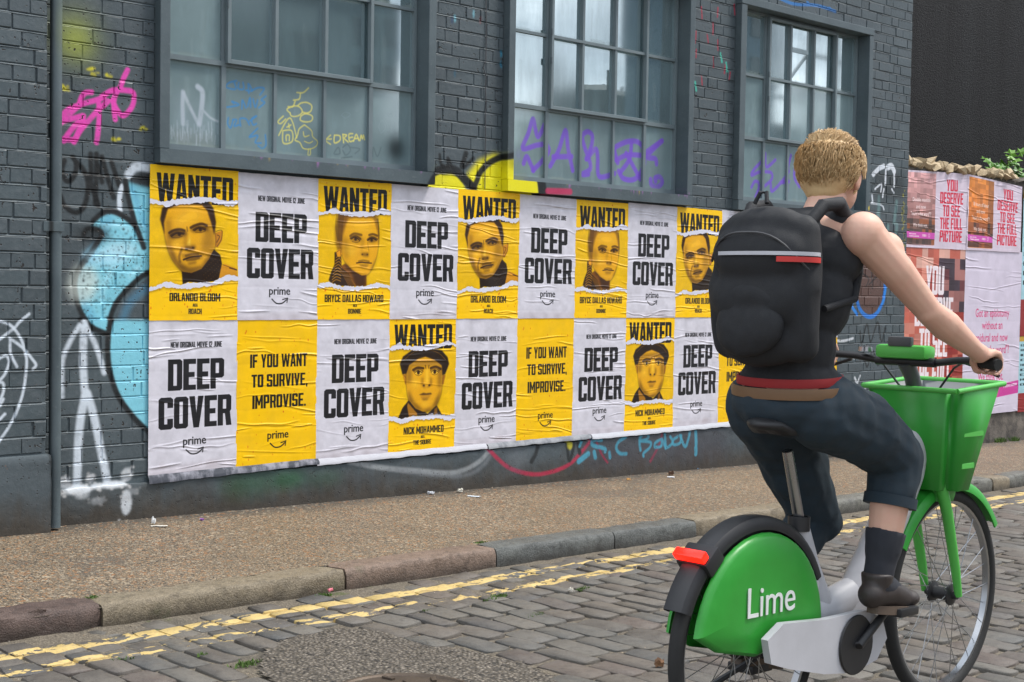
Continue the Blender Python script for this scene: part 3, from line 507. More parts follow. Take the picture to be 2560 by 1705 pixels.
for P, w in (([(1210, 160), (1190, 210)], 24), ([(1370, 155), (1300, 160), (1300, 200), (1390, 225), (1400, 250)], 30), ([(1310, 255), (1320, 300)], 34), ([(1435, 260), (1440, 300)], 28), ([(1570, 130), (1510, 170), (1490, 220), (1520, 265), (1575, 270)], 26), ([(1700, 115), (1680, 160), (1690, 240)], 24), ([(1690, 110), (1750, 110), (1740, 150), (1690, 165), (1770, 175), (1765, 220), (1715, 265), (1715, 290)], 22), ([(1860, 150), (1810, 180), (1810, 215), (1860, 205), (1865, 150), (1895, 225)], 22), ([(1890, 90), (1900, 215), (1950, 175), (1930, 130)], 22), ([(1990, 130), (1950, 160), (1960, 195), (2010, 180), (2020, 120)], 22), ([(2010, 120), (2055, 210), (2090, 90)], 24), ([(2140, 90), (2142, 190)], 34), ([(2140, 220), (2140, 270)], 36), ([(1180, 330), (1260, 270)], 40)): st(C, P, w, (.28, .62, .72), .85, 2.5, grain=grain)
# far end of the wall: white tag, blue ring, scribbles, drips
f, st = frame(1750, 300, 3.137)
C.poly([f([(1370, 400), (1600, 430), (1600, 600), (1370, 620)])], BLK, .5, 6)
for P, w in (([(1355, 425), (1400, 380), (1440, 360)], 34), ([(1470, 370), (1500, 360), (1520, 400)], 42), ([(1455, 390), (1450, 500)], 22), ([(1520, 400), (1520, 520)], 20), ([(1370, 540), (1420, 500), (1415, 560)], 16), ([(1440, 540), (1430, 600)], 18), ([(1500, 540), (1520, 570)], 16), ([(1340, 650), (1420, 665), (1440, 700)], 12), ([(1345, 590), (1350, 640)], 22)): st(C, P, w, (.85, .87, .9), .9, 2, grain=grain)
for P in ([(1400, 600), (1400, 760)], [(1540, 640), (1520, 800)], [(1470, 830), (1470, 960)], [(1540, 820), (1530, 960)], [(1390, 740), (1400, 850)]): st(C, P, 34, (.45, .60, .60), .5, 6, grain=grain)
for _ in range(30): C.ell(*f([(random.uniform(1580, 1605), random.uniform(540, 1000))])[0], 1.6, 2, (.66, .62, .1), .7, .8)
C.ell(*f([(1285, 692)])[0], 4, 4, (.9, .8, .05), 1, .8)
O = [(1330+118*math.cos(t), 1290+(250 if math.sin(t) > 0 else 215)*math.sin(t)) for t in np.linspace(-2.6, 3.6, 26)]
C.poly([f(O)], (.36, .23, .19), .8, 3); st(C, O, 30, (.10, .45, .80), .92, 2.2); st(C, [(1200, 1390), (1190, 1460), (1230, 1520)], 24, (.10, .5, .85), .9, 2.2); st(C, [(1440, 1050), (1490, 1120), (1480, 1180)], 30, (.30, .38, .72), .8, 3); st(C, [(1460, 1280), (1440, 1400), (1400, 1480)], 20, (.10, .5, .85), .9, 2.2)
for P in ([(1270, 1200), (1320, 1240), (1300, 1300)], [(1340, 1190), (1350, 1320)], [(1380, 1230), (1320, 1290)]): st(C, P, 9, BLK, .6, 2)
f, st = frame(1600, 300, 2.24)
for P in ([(1230, 1180), (1240, 1250), (1270, 1140), (1290, 1240), (1330, 1130), (1350, 1240), (1370, 1160)], [(1250, 1300), (1270, 1380), (1300, 1290), (1330, 1370), (1360, 1300)]): st(C, P, 11, BLK, .8, 2)
for P in ([(1040, 1225), (1130, 1235), (1190, 1220)], [(1115, 1440), (1110, 1530), (1160, 1525)], [(1200, 1440), (1235, 1530)], [(1230, 1430), (1200, 1510)], [(1180, 1490), (1260, 1500)], [(1170, 1325), (1200, 1330)], [(1110, 1590), (1250, 1570)]): st(C, P, 12, (.8, .82, .84), .85, 2, grain=grain)
for P in ([(300, 1010), (305, 1012)],): pass
f, st = frame(1280, 0, 1.0516)   # red, cyan and blue marks round the third window
for a, b, l_ in ((497, 18, 30), (541, 20, 24), (583, 12, 26), (528, 60, 30), (483, 82, 30), (512, 90, 22), (540, 105, 26), (528, 150, 26), (560, 170, 22), (497, 200, 22), (572, 190, 18), (484, 130, 20)): st(C, [(a, b), (a+random.uniform(-3, 3), b+l_)], 4.5, (.62, .10, .22), .8, 1.2, grain=grain)
for a, b in ((548, 140), (562, 165), (480, 215)): st(C, [(a, b), (a+3, b+22)], 6, (.25, .70, .62), .8, 1.2)
for P in ([(700, -6), (740, 10), (800, 14), (850, 30)], [(820, -10), (835, 20)], [(770, -8), (780, 12)]): st(C, P, 7, (.15, .45, .72), .8, 1.5, grain=grain)
C.a *= .80+.20*grain; C.a[:] = np.clip(C.a, 0, .97)
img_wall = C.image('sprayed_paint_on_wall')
G = Canvas(gw, gh, (.5, .5, .5), 0.)
f, st = frame(380, 0, 3.408, .075); WF = (.70, .74, .78)
for P, w in (([(265, 1050), (262, 900), (265, 780)], 34), ([(270, 790), (330, 920), (395, 1050)], 26), ([(405, 1050), (425, 900), (430, 780), (390, 735)], 40), ([(440, 940), (500, 1000), (560, 1030)], 16)): st(G, P, w, WF, .85, 3, grain=grain)
G.poly([f([(150, 760), (260, 740), (560, 1000), (560, 1230), (150, 1200)])], WF, .22, 9); G.poly([f([(150, 1120), (560, 1180), (560, 1260), (150, 1230)])], (.45, .38, .30), .3, 6)
for _ in range(60): a = random.uniform(160, 560); b = random.uniform(1020, 1150); st(G, [(a, b), (a+random.uniform(-8, 8), b+random.uniform(30, 120))], 5, WF, .35, 1.5)
SKY = (.20, .52, .76)
for P in ([(720, 685), (660, 700), (630, 735), (680, 755), (715, 750), (700, 700)], [(740, 700), (735, 750), (780, 755), (775, 700)], [(800, 765), (850, 770), (820, 710), (825, 790)], [(850, 770), (900, 745), (955, 750), (920, 805)], [(640, 910), (740, 890), (680, 860), (700, 880)], [(765, 925), (770, 850), (800, 915)], [(815, 905), (835, 830), (840, 910)], [(860, 840), (880, 910), (900, 850)], [(970, 815), (930, 850), (960, 870), (910, 915)], [(650, 1000), (645, 1050), (670, 1085), (690, 1020)], [(690, 1015), (720, 1020), (700, 1070), (740, 1060)], [(755, 1070), (750, 1010), (800, 1010), (830, 1060)], [(830, 1030), (890, 985), (850, 1010), (860, 1060), (890, 1050)], [(900, 1090), (840, 1150), (835, 1165), (900, 1150), (880, 1210), (930, 1215)], [(965, 1145), (970, 1230), (940, 1260), (905, 1240)]): st(G, P, 12, SKY, .8, 1.5)
YL = (.88, .84, .42)
for P in ([(1335, 745), (1290, 785), (1235, 785)], [(1265, 790), (1255, 840), (1205, 850)], [(1220, 860), (1200, 905), (1160, 905)], [(1080, 1150), (1175, 1000), (1235, 1170)], [(1115, 1110), (1120, 1215), (1195, 1200), (1190, 1110), (1115, 1110)], [(1145, 1195), (1145, 1150), (1170, 1150), (1170, 1195)], [(1150, 1080), (1185, 1060)], [(1165, 1050), (1170, 1085)], [(1120, 985), (1075, 1030), (1095, 1050), (1140, 1010)],
          [(1180, 960), (1150, 930), (1190, 905), (1240, 900), (1270, 920), (1280, 955), (1240, 985), (1190, 985), (1175, 955)], [(1240, 900), (1270, 875), (1320, 870), (1360, 895), (1355, 940), (1320, 960), (1280, 950)], [(1270, 985), (1310, 965), (1365, 985), (1360, 1025), (1310, 1035), (1265, 1020), (1270, 985)], [(1300, 1060), (1255, 1095), (1240, 1150), (1220, 1190), (1260, 1210), (1290, 1260), (1350, 1265), (1400, 1240), (1410, 1200), (1370, 1160), (1360, 1110), (1300, 1060)], [(1335, 1265), (1330, 1315), (1350, 1310), (1350, 1265)], [(1290, 1120), (1300, 1160), (1340, 1150)], [(1300, 1200), (1340, 1215), (1370, 1200)]): st(G, P, 9, YL, .85, 1.2)
f, st = frame(800, 0, 2.613, .075)
for P in ([(75, 905), (35, 912), (70, 940)], [(70, 880), (35, 912)], [(95, 880), (95, 930), (130, 915), (130, 885), (95, 880)], [(150, 875), (155, 930)], [(150, 875), (175, 880), (160, 900), (185, 925)], [(215, 870), (190, 875), (195, 920), (220, 915)], [(195, 897), (215, 893)], [(220, 920), (238, 875), (255, 915)], [(228, 903), (250, 900)], [(262, 915), (270, 880), (278, 905), (285, 880), (292, 910)]): st(G, P, 7.5, YL, .85, 1.2)
for P in ([(90, 1000), (120, 960), (130, 1000), (95, 1005)], [(150, 960), (180, 940), (200, 980), (170, 1010), (150, 980)], [(200, 960), (260, 970), (230, 1000)], [(140, 1030), (210, 1020)], [(345, 1020), (350, 960), (375, 1020), (400, 960)]): st(G, P, 5, BLK, .45, 2)
for P in ([(400, 870), (385, 820), (410, 785), (430, 830), (400, 870)], [(430, 790), (450, 830), (460, 790), (450, 860)], [(480, 800), (490, 865), (520, 860)], [(450, 745), (465, 730), (475, 745), (455, 755)], [(140, 750), (165, 730), (200, 745), (170, 768), (140, 750)]): st(G, P, 4, (.55, .62, .64), .5, 1.5)
G.ell(*f([(497, 970)])[0], 14, 15, BLK, .85, 6)
PS = 30
for P in ([(1465, 815), (1440, 870), (1420, 888), (1405, 835), (1390, 775), (1360, 870), (1325, 968), (1420, 945), (1478, 945), (1495, 985), (1450, 1050), (1390, 1110)], [(1330, 1065), (1350, 1020), (1372, 1060), (1395, 1110)], [(1505, 1082), (1560, 980), (1605, 850), (1622, 970), (1652, 1110)], [(1525, 1022), (1645, 1020)],
          [(1755, 1135), (1715, 1135), (1770, 1090), (1730, 960), (1715, 890), (1748, 858), (1780, 885), (1772, 960), (1740, 1035)], [(1745, 1035), (1800, 972), (1815, 1020), (1825, 1150), (1925, 1130)], [(1918, 965), (1945, 1060)], [(1918, 965), (2000, 925), (2075, 925), (2115, 980), (2115, 1080), (2060, 1165), (1985, 1165), (1950, 1115)], [(2035, 930), (2020, 1040), (1960, 1125)], [(2000, 1000), (2050, 1090), (2090, 1165)], [(1935, 1045), (2010, 1010), (2120, 1015)],
          [(2235, 918), (2165, 985), (2140, 1025), (2190, 1035), (2198, 1068)], [(2230, 920), (2120, 1000)], [(2160, 1170), (2165, 1205), (2200, 1222), (2235, 1190), (2220, 1155), (2190, 1160), (2192, 1182)]): st(G, P, PS, PUR, .88, 2.2)
G.ell(*f([(1540, 470)])[0], 20, 24, (.16, .2, .22), .55, 12); G.ell(*f([(1300, 1010)])[0], 10, 6, PUR, .3, 5)
f, st = frame(1750, 300, 3.137, .075)
for P in ([(590, 310), (520, 365), (512, 260), (495, 310), (430, 380), (405, 430), (470, 405), (555, 410), (560, 465), (500, 520)], [(405, 525), (430, 480), (460, 490), (460, 540), (435, 600)], [(555, 500), (565, 555), (640, 480), (700, 400)], [(715, 275), (690, 390), (685, 555)], [(630, 490), (700, 480)], [(780, 520), (740, 440), (760, 330), (800, 320), (790, 400)]): st(G, P, 24, PUR, .85, 2.2)
gr_ = np.random.default_rng(17)   # grime round the edge of every pane, smears and runs
for a1_, b1_, bars_ in ((.086, 1.757, [.464, .784, 1.110, 1.430]), (2.45, 4.125, [2.846, 3.163, 3.481, 3.797]), (4.77, 6.40, [5.165, 5.473, 5.785, 6.085])):
    ed_ = [a1_+.045]+bars_+[b1_-.018]
    for i in range(5):
        for zl, zh in ((.882, 1.304), (1.330, 1.768), (1.786, 2.228)):
            X_ = [(ed_[i]+.012-GX0)*GR, (ed_[i+1]-.012-GX0)*GR]; Z_ = [(GZ1-zh)*GR+2, (GZ1-zl)*GR-2]; k_ = gr_.uniform(.10, .42)
            G.stroke([(X_[0], Z_[0]), (X_[1], Z_[0]), (X_[1], Z_[1]), (X_[0], Z_[1]), (X_[0], Z_[0])], 2.2, (.60, .65, .64), k_, 2.5, curve=False, grain=grain); G.stroke([(X_[0], Z_[1]), (X_[1], Z_[1])], gr_.uniform(3, 9), (.50, .53, .50), k_, 4, curve=False, grain=grain2)
            for _ in range(gr_.integers(1, 5)): x_ = gr_.uniform(*X_); z_ = gr_.uniform(Z_[0], Z_[1]-10); G.stroke([(x_, z_), (x_+gr_.uniform(-2, 2), min(Z_[1], z_+gr_.uniform(10, 60)))], gr_.uniform(1.5, 9), (.62, .67, .67), gr_.uniform(.04, .16), 4, grain=grain)
            if gr_.random() < .4: G.ell(gr_.uniform(*X_), gr_.uniform(*Z_), gr_.uniform(8, 22), gr_.uniform(8, 25), (.10, .13, .14), gr_.uniform(.08, .25), 8)
G.a *= .88+.12*grain
img_glass = G.image('marks_on_glass')
def sprayed(t, base, img, k=1.):
    """lays a sprayed image over a colour by the place on the wall (x, z in metres)"""
    p = sep(t, t.pos()); cb = t.n('ShaderNodeCombineXYZ'); t.l(t.math('DIVIDE', t.math('SUBTRACT', p[0], GX0), GX1-GX0), cb.inputs[0]); t.l(t.math('DIVIDE', t.math('SUBTRACT', p[2], GZ0), GZ1-GZ0), cb.inputs[1])
    i = t.n('ShaderNodeTexImage', image=img, interpolation='Linear', extension='CLIP'); t.l(cb.outputs[0], i.inputs[0])
    return t.mix(t.math('MULTIPLY', i.outputs[1], k), base, i.outputs[0]), i.outputs[1]

# ---------------------------------------------------------------- materials of the building
def wall_paint(name, joint=False, rough=.52, plinth=False, island=False):
    t = NT(name); p = t.pos(); big = t.noise(p, 2.2, 5, .6); fine = t.noise(p, 38, 4, .6)
    base = t.mix(t.rng(big, .3, .7), (.052, .070, .079), (.078, .102, .114))
    if island: rnd = t.n('ShaderNodeNewGeometry').outputs['Random Per Island']
    else: rnd = t.n('ShaderNodeObjectInfo').outputs['Random']
    base = t.mix(t.math('MULTIPLY', rnd, .38), base, (.060, .070, .078))
    base = t.mix(t.rng(fine, .52, .75, 0, .35), base, (.13, .15, .165))
    if plinth:
        z = t.math('ADD', sep(t, p)[2], t.math('MULTIPLY', sep(t, p)[0], .023)); dirt = t.rng(t.math('ADD', z, t.math('MULTIPLY', t.noise(t.scale(p, (1, 1, .35)), 9, 5, .65), .24)), -.83, -.67, 1, 0)
        base = t.mix(t.math('MULTIPLY', dirt, .9), base, t.mix(fine, (.022, .018, .013), (.074, .059, .043)))
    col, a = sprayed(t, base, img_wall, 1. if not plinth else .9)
    # pits and chips in the brick under the paint
    w = t.mix(.12, p, t.noise(p, 30, 2, .5, col=True), 'ADD'); v = t.vor(w, 15, rnd=1.); pit = t.math('MULTIPLY', t.rng(v, .150, .10), t.rng(t.noise(p, 7, 2), .40, .50))
    v2 = t.vor(p, 36); pit2 = t.math('MULTIPLY', t.rng(v2, .17, .11), t.rng(t.noise(p, 6, 2), .47, .56)); pits = t.math('MAXIMUM', pit, pit2)
    if joint: pits = t.math('MULTIPLY', pits, .5)
    col = t.mix(pits, col, (.020, .016, .014))
    chip = t.math('MULTIPLY', t.rng(t.noise(p, 13, 5, .7), .70, .74), .7); col = t.mix(chip, col, (.15, .095, .07))
    h = t.math('ADD', t.math('MULTIPLY', fine, .55), t.math('MULTIPLY', t.noise(p, 150, 3, .6), .16)); h = t.math('SUBTRACT', h, pits)
    if plinth: h = t.math('ADD', h, t.math('MULTIPLY', t.noise(p, 9, 4, .6), 1.2))
    return t.set(col, t.rng(fine, .35, .7, rough-.10, rough+.16), 0, t.bump(h, .75, .0045), .42)
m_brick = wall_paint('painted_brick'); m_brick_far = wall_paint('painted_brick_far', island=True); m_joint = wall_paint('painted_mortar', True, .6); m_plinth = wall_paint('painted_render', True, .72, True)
def steel_paint():
    t = NT('painted_steel_and_concrete'); p = t.pos(); a = t.noise(p, 3, 5, .6); b = t.noise(p, 55, 4, .6)
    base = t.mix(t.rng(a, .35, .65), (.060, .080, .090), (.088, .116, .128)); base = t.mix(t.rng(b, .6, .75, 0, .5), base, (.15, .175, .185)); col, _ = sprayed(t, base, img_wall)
    col = t.mix(t.math('MULTIPLY', t.rng(t.noise(p, 16, 5, .7), .70, .73), .8), col, (.022, .02, .02))
    return t.set(col, t.rng(a, .3, .7, .36, .55), 0, t.bump(b, .35, .0025), .45)
m_steel = steel_paint(); m_bar = simple('lit_bar_paint', (.15, .19, .205), .42, 0, .12, .3, 60)  # bars lighter than the surround: the light they catch is put into the colour
def glass(name, milk, rough, tint, spec=.3):
    t = NT(name); p = t.pos(); n = t.noise(t.scale(p, (1, 1, .25)), 9, 5, .6); n2 = t.noise(p, 2.6, 4, .6); rnd = t.n('ShaderNodeObjectInfo').outputs['Random']
    c = t.mix(t.rng(n2, .3, .7), tuple(k*.72 for k in tint), tint); c = t.mix(t.rng(n, .55, .75, 0, .35), c, tuple(min(1, k*1.5) for k in tint)); c = t.mix(t.math('MULTIPLY', rnd, .35), c, tuple(k*.75 for k in tint)); col, a = sprayed(t, c, img_glass)
    t.set(col, .7, 0, None, .1)
    g = t.n('ShaderNodeBsdfGlossy'); g.inputs['Color'].default_value = (.86, .97, 1., 1); t.val(g.inputs['Roughness'], t.math('ADD', rough, t.math('MULTIPLY', t.math('MULTIPLY', rnd, rnd), .10)))
    bp = t.bump(t.noise(p, 5, 2), .05, .0006); t.l(bp, g.inputs['Normal'])
    fr = t.n('ShaderNodeFresnel'); fr.inputs[0].default_value = 1.6; k = t.math('ADD', t.math('MULTIPLY', fr.outputs[0], 1.2), milk, clamp=True); k = t.math('MULTIPLY', k, t.math('SUBTRACT', 1, t.math('MULTIPLY', a, .85)))
    k = t.math('MULTIPLY', k, t.rng(n, .35, .75, 1.0, .72))
    ms = t.n('ShaderNodeMixShader'); t.l(k, ms.inputs[0]); t.l(t.b.outputs[0], ms.inputs[1]); t.l(g.outputs[0], ms.inputs[2]); t.l(ms.outputs[0], t.out.inputs[0]); return t.m
m_gl_clear = glass('window_glass', .52, .010, (.13, .20, .215)); m_gl_film = glass('filmed_window_glass', .14, .05, (.22, .31, .325))

# ---------------------------------------------------------------- ground: heights of street and pavement
SL = -.023
def kerb_y(x): return -1.475+.026*x
def pave_z(x, y): return -.975+SL*x+.032*min(0, y)*-1*-1
def road_z(x, y): return -1.094+SL*x+.004*max(0, min(3.0, kerb_y(x)-y))
building = empty('brick_building', (0, 0, -1.0)); tag(building, 'dark grey painted brick building with steel windows above a long row of posters', 'building')
def bpart(name, mb, mat, parent=building, smooth=False):
    o = mb.build(name, mat, None, smooth); o.parent = parent; o.matrix_parent_inverse = Matrix.Translation(-parent_loc(parent)); return o
def parent_loc(p):
    v = Vector(p.location)
    while p.parent: p = p.parent; v = v+p.location
    return v
def adopt(o, parent):       # keep the world place of an object whose vertices are already where they belong
    o.parent = parent; o.matrix_parent_inverse = Matrix.Translation(-parent_loc(parent)); return o

WINS = [(.03, .086, 1.757, 1.812, [.464, .784, 1.110, 1.430]), (2.397, 2.45, 4.125, 4.18, [2.846, 3.163, 3.481, 3.797]), (4.704, 4.77, 6.40, 6.455, [5.165, 5.473, 5.785, 6.085])]
WB, WT = .775, 2.30          # outer bottom and top of every window surround
XW0, XW1, ZW1 = -.575, 7.13, 4.0
# mortar bed behind the bricks, with the openings left out
mb = MB(); ybed = .0036
xs = [XW0]
for w in WINS: xs += [w[0]+.01, w[3]-.01]
xs += [XW1]
for i in range(0, len(xs), 2): mb.box(xs[i], xs[i+1], ybed, .3, -1.35, ZW1)
for w in WINS: mb.box(w[0]+.01, w[3]-.01, ybed, .3, -1.35, WB+.02); mb.box(w[0]+.01, w[3]-.01, ybed, .3, WT-.02, ZW1)
mb.box(XW1-.005, XW1, .3, 4., -1.35, ZW1)
bpart('wall', mb, m_joint)
# bricks
def brick_variants(n, k):
    out = []
    for i in range(n):
        r = random.Random(100*k+i); j = lambda a: r.uniform(-a, a); e = .5; bx, bz = (.012, .05) if k == 0 else (.024, .05)
        F = [(-e+bx+j(.012), j(.0012)-.001, -e+bz+j(.03)), (e-bx+j(.012), j(.0012)-.001, -e+bz+j(.03)), (e-bx+j(.012), j(.0012)-.001, e-bz+j(.03)), (-e+bx+j(.012), j(.0012)-.001, e-bz+j(.03))]
        E_ = [(-e+j(.01), .0026, -e+j(.03)), (e+j(.01), .0026, -e+j(.03)), (e+j(.01), .0018, e+j(.03)), (-e+j(.01), .0018, e+j(.03))]; B = [(x, .03, z) for x, y, z in E_]
        v = F+E_+B; f = [(0, 1, 2, 3)]+[(4+a, 4+(a+1) % 4, (a+1) % 4, a) for a in range(4)]+[(8+a, 8+(a+1) % 4, 4+(a+1) % 4, 4+a) for a in range(4)]
        me = mesh('brick', v, f); me.materials.append(m_brick); out.append(me)
    return out
VS, VH = brick_variants(8, 0), brick_variants(6, 1)
bricks = []                   # (x0, x1, zmid, y)
PITCH_Z, Z_J = .0764, .085
def course(x0, x1, z, k, y=0., seedx=0.):
    if x1-x0 < .03: return
    x = x0-(((k*37) % 3)*.055+(.11 if k % 2 else 0))-.0; i = k
    while x < x1:
        h = (i % 2 == 0) if random.random() > .12 else (i % 2 == 1)
        ln_ = (.1025 if h else .215)+random.uniform(-.006, .006); a, b = max(x, x0), min(x+ln_, x1)
        if b-a > .022: bricks.append((a, b, z, y))
        x += ln_+(.0085 if random.random() > .3 else .003); i += 1
for k in range(-12, 52):
    z = Z_J+(k+.5)*PITCH_Z
    if z-.03 < -.80: continue
    cuts = []
    for w in WINS:
        if WB-.02 < z < WT+.03: cuts.append((w[0]-.004, w[3]+.004))
    if z < .73: cuts.append((.02, 6.06))      # hidden for good behind the posters
    cuts.sort(); x = XW0; segs = []
    for a, b in cuts:
        if a > x: segs.append((x, a))
        x = max(x, b)
    segs.append((x, XW1))
    for a, b in segs: course(a, b, z, k)
    if z > -.59: course(-2.3, -.583, z, k+1, -.11)
def vis(b):
    x, y, w = project(((b[0]+b[1])/2, b[3], b[2]))
    return (b[1]-b[0])/w**2 if -60 < x < 2620 and -60 < y < 1765 else 0
bricks.sort(key=lambda b: -vis(b)); bricks = [b for b in bricks if vis(b) > 0]
stv, stf = [], []
for i, (a, b, z, y) in enumerate(bricks):
    L_ = b-a; me = random.choice(VS if L_ > .15 else VH); sz = PITCH_Z-.0095; dy = random.uniform(-.0022, .0012); tilt = random.uniform(-.006, .006)
    if i < 300:
        o = link('brick', me, None, building); o.matrix_parent_inverse = Matrix.Translation(-building.location); o.location = ((a+b)/2, y+dy, z); o.scale = (L_, 1, sz); o.rotation_euler = (0, tilt, 0)
    else:
        n = len(stv); stv += [((a+b)/2+q.co.x*L_, y+dy+q.co.y, z+q.co.z*sz) for q in me.vertices]; stf += [tuple(j+n for j in q.vertices) for q in me.polygons]
mb = MB()   # weather-struck bed joints: mortar sloping out to the brick below
def bed(x0, x1, z, y):
    n = max(2, int((x1-x0)/.028)); v = []
    for i in range(n+1):
        x = x0+(x1-x0)*i/n; q = mnoise.noise(Vector((x*13, z*50, y))); r = mnoise.noise(Vector((x*31, z*50, y+5)))
        v += [(x, y+.0105, z+.0080+q*.0026), (x, y+.0062+r*.0008, z+.0052+q*.0024), (x, y-.0022+r*.0012, z-.0040+r*.0018+q*.001), (x, y+.0048, z-.0072+r*.0018)]
    mb.add(v, [(i*4+k+1, (i+1)*4+k+1, (i+1)*4+k, i*4+k) for i in range(n) for k in range(3)])
for k in range(-12, 52):
    z = Z_J+k*PITCH_Z
    if z < -.78: continue
    cuts = [(w[0], w[3]) for w in WINS if WB-.01 < z < WT+.01]+([(.015, 6.07)] if z < .745 else []); cuts.sort(); x = XW0
    for a, b in cuts:
        if a > x: bed(x, a, z, 0.)
        x = max(x, b)
    bed(x, XW1, z, 0.)
    if z > -.60: bed(-2.3, -.583, z, -.11)
bpart('mortar_bed', mb, m_joint, smooth=True)
o = link('brick_courses', mesh('brick_courses', stv, stf), m_brick_far); adopt(o, building); tag(o, kind='stuff')
# pier at the left with its plinth
mb = MB(); mb.box(-2.4, -.5835, -.1055, .1, -1.35, ZW1); bpart('pier', mb, m_joint)
def rough_slab(x0, x1, z0f, z1, y0, y1, nx, nz, amp, seed, lip=.02):
    """a rendered face towards -y with an uneven surface and a rounded top edge"""
    v = []; f = []; rows = nz+3
    for j in range(rows):
        for i in range(nx+1):
            x = x0+(x1-x0)*i/nx; zb = z0f(x)
            if j <= nz: z = zb+(z1-lip-zb)*j/nz; y = y0
            elif j == nz+1: z = z1-lip*.3; y = y0+lip*.3
            else: z = z1; y = y1
            n = mnoise.noise(Vector((x*7+seed, z*7, seed)))*amp+mnoise.noise(Vector((x*28+seed, z*28, seed)))*amp*.4
            v.append((x+(0 if i not in (0, nx) else mnoise.noise(Vector((z*20, seed, 0)))*amp), y+(n if j < rows-1 else 0), z+(mnoise.noise(Vector((x*16, seed, 3)))*amp*.8 if j >= nz else 0)))
    f = [(j*(nx+1)+i, j*(nx+1)+i+1, (j+1)*(nx+1)+i+1, (j+1)*(nx+1)+i) for j in range(rows-1) for i in range(nx)]
    n = len(v)   # right end
    for j in range(rows): v.append((x1+.0, y1, v[j*(nx+1)+nx][2]))
    f += [(j*(nx+1)+nx, n+j, n+j+1, (j+1)*(nx+1)+nx) for j in range(rows-1)]
    m = MB(); m.add(v, f); return m
zb = lambda x: pave_z(x, 0)-.06
bpart('plinth', rough_slab(XW0, XW1, zb, -.795, -.016, .02, 300, 14, .006, 1.3, .008), m_plinth, smooth=True)
bpart('pier_plinth', rough_slab(-2.4, -.568, zb, -.605, -.135, -.10, 80, 20, .005, 7.7, .02), m_plinth, smooth=True)
# downpipe in the corner
mb = MB(); mb.tube([(-.527, -.085, 4.), (-.527, -.085, -.70), (-.527, -.085, -.955)], .0275, 20); pipe = bpart('drainpipe', mb, m_steel, smooth=True)
mb = MB(); mb.lathe([(-.07, .028), (-.07, .0330), (.0, .0335), (.004, .028)], (-.527, -.085, 1.275), 'z', 20); c1 = mb.build('pipe_collar', m_steel, None, True); adopt(c1, pipe)
mb = MB(); mb.box(-.60, -.499, -.1165, -.1128, -.585, -.54, .0015); mb.box(-.5035, -.4995, -.1128, -.018, -.583, -.542); c1 = mb.build('pipe_bracket', m_steel, None); adopt(c1, pipe)
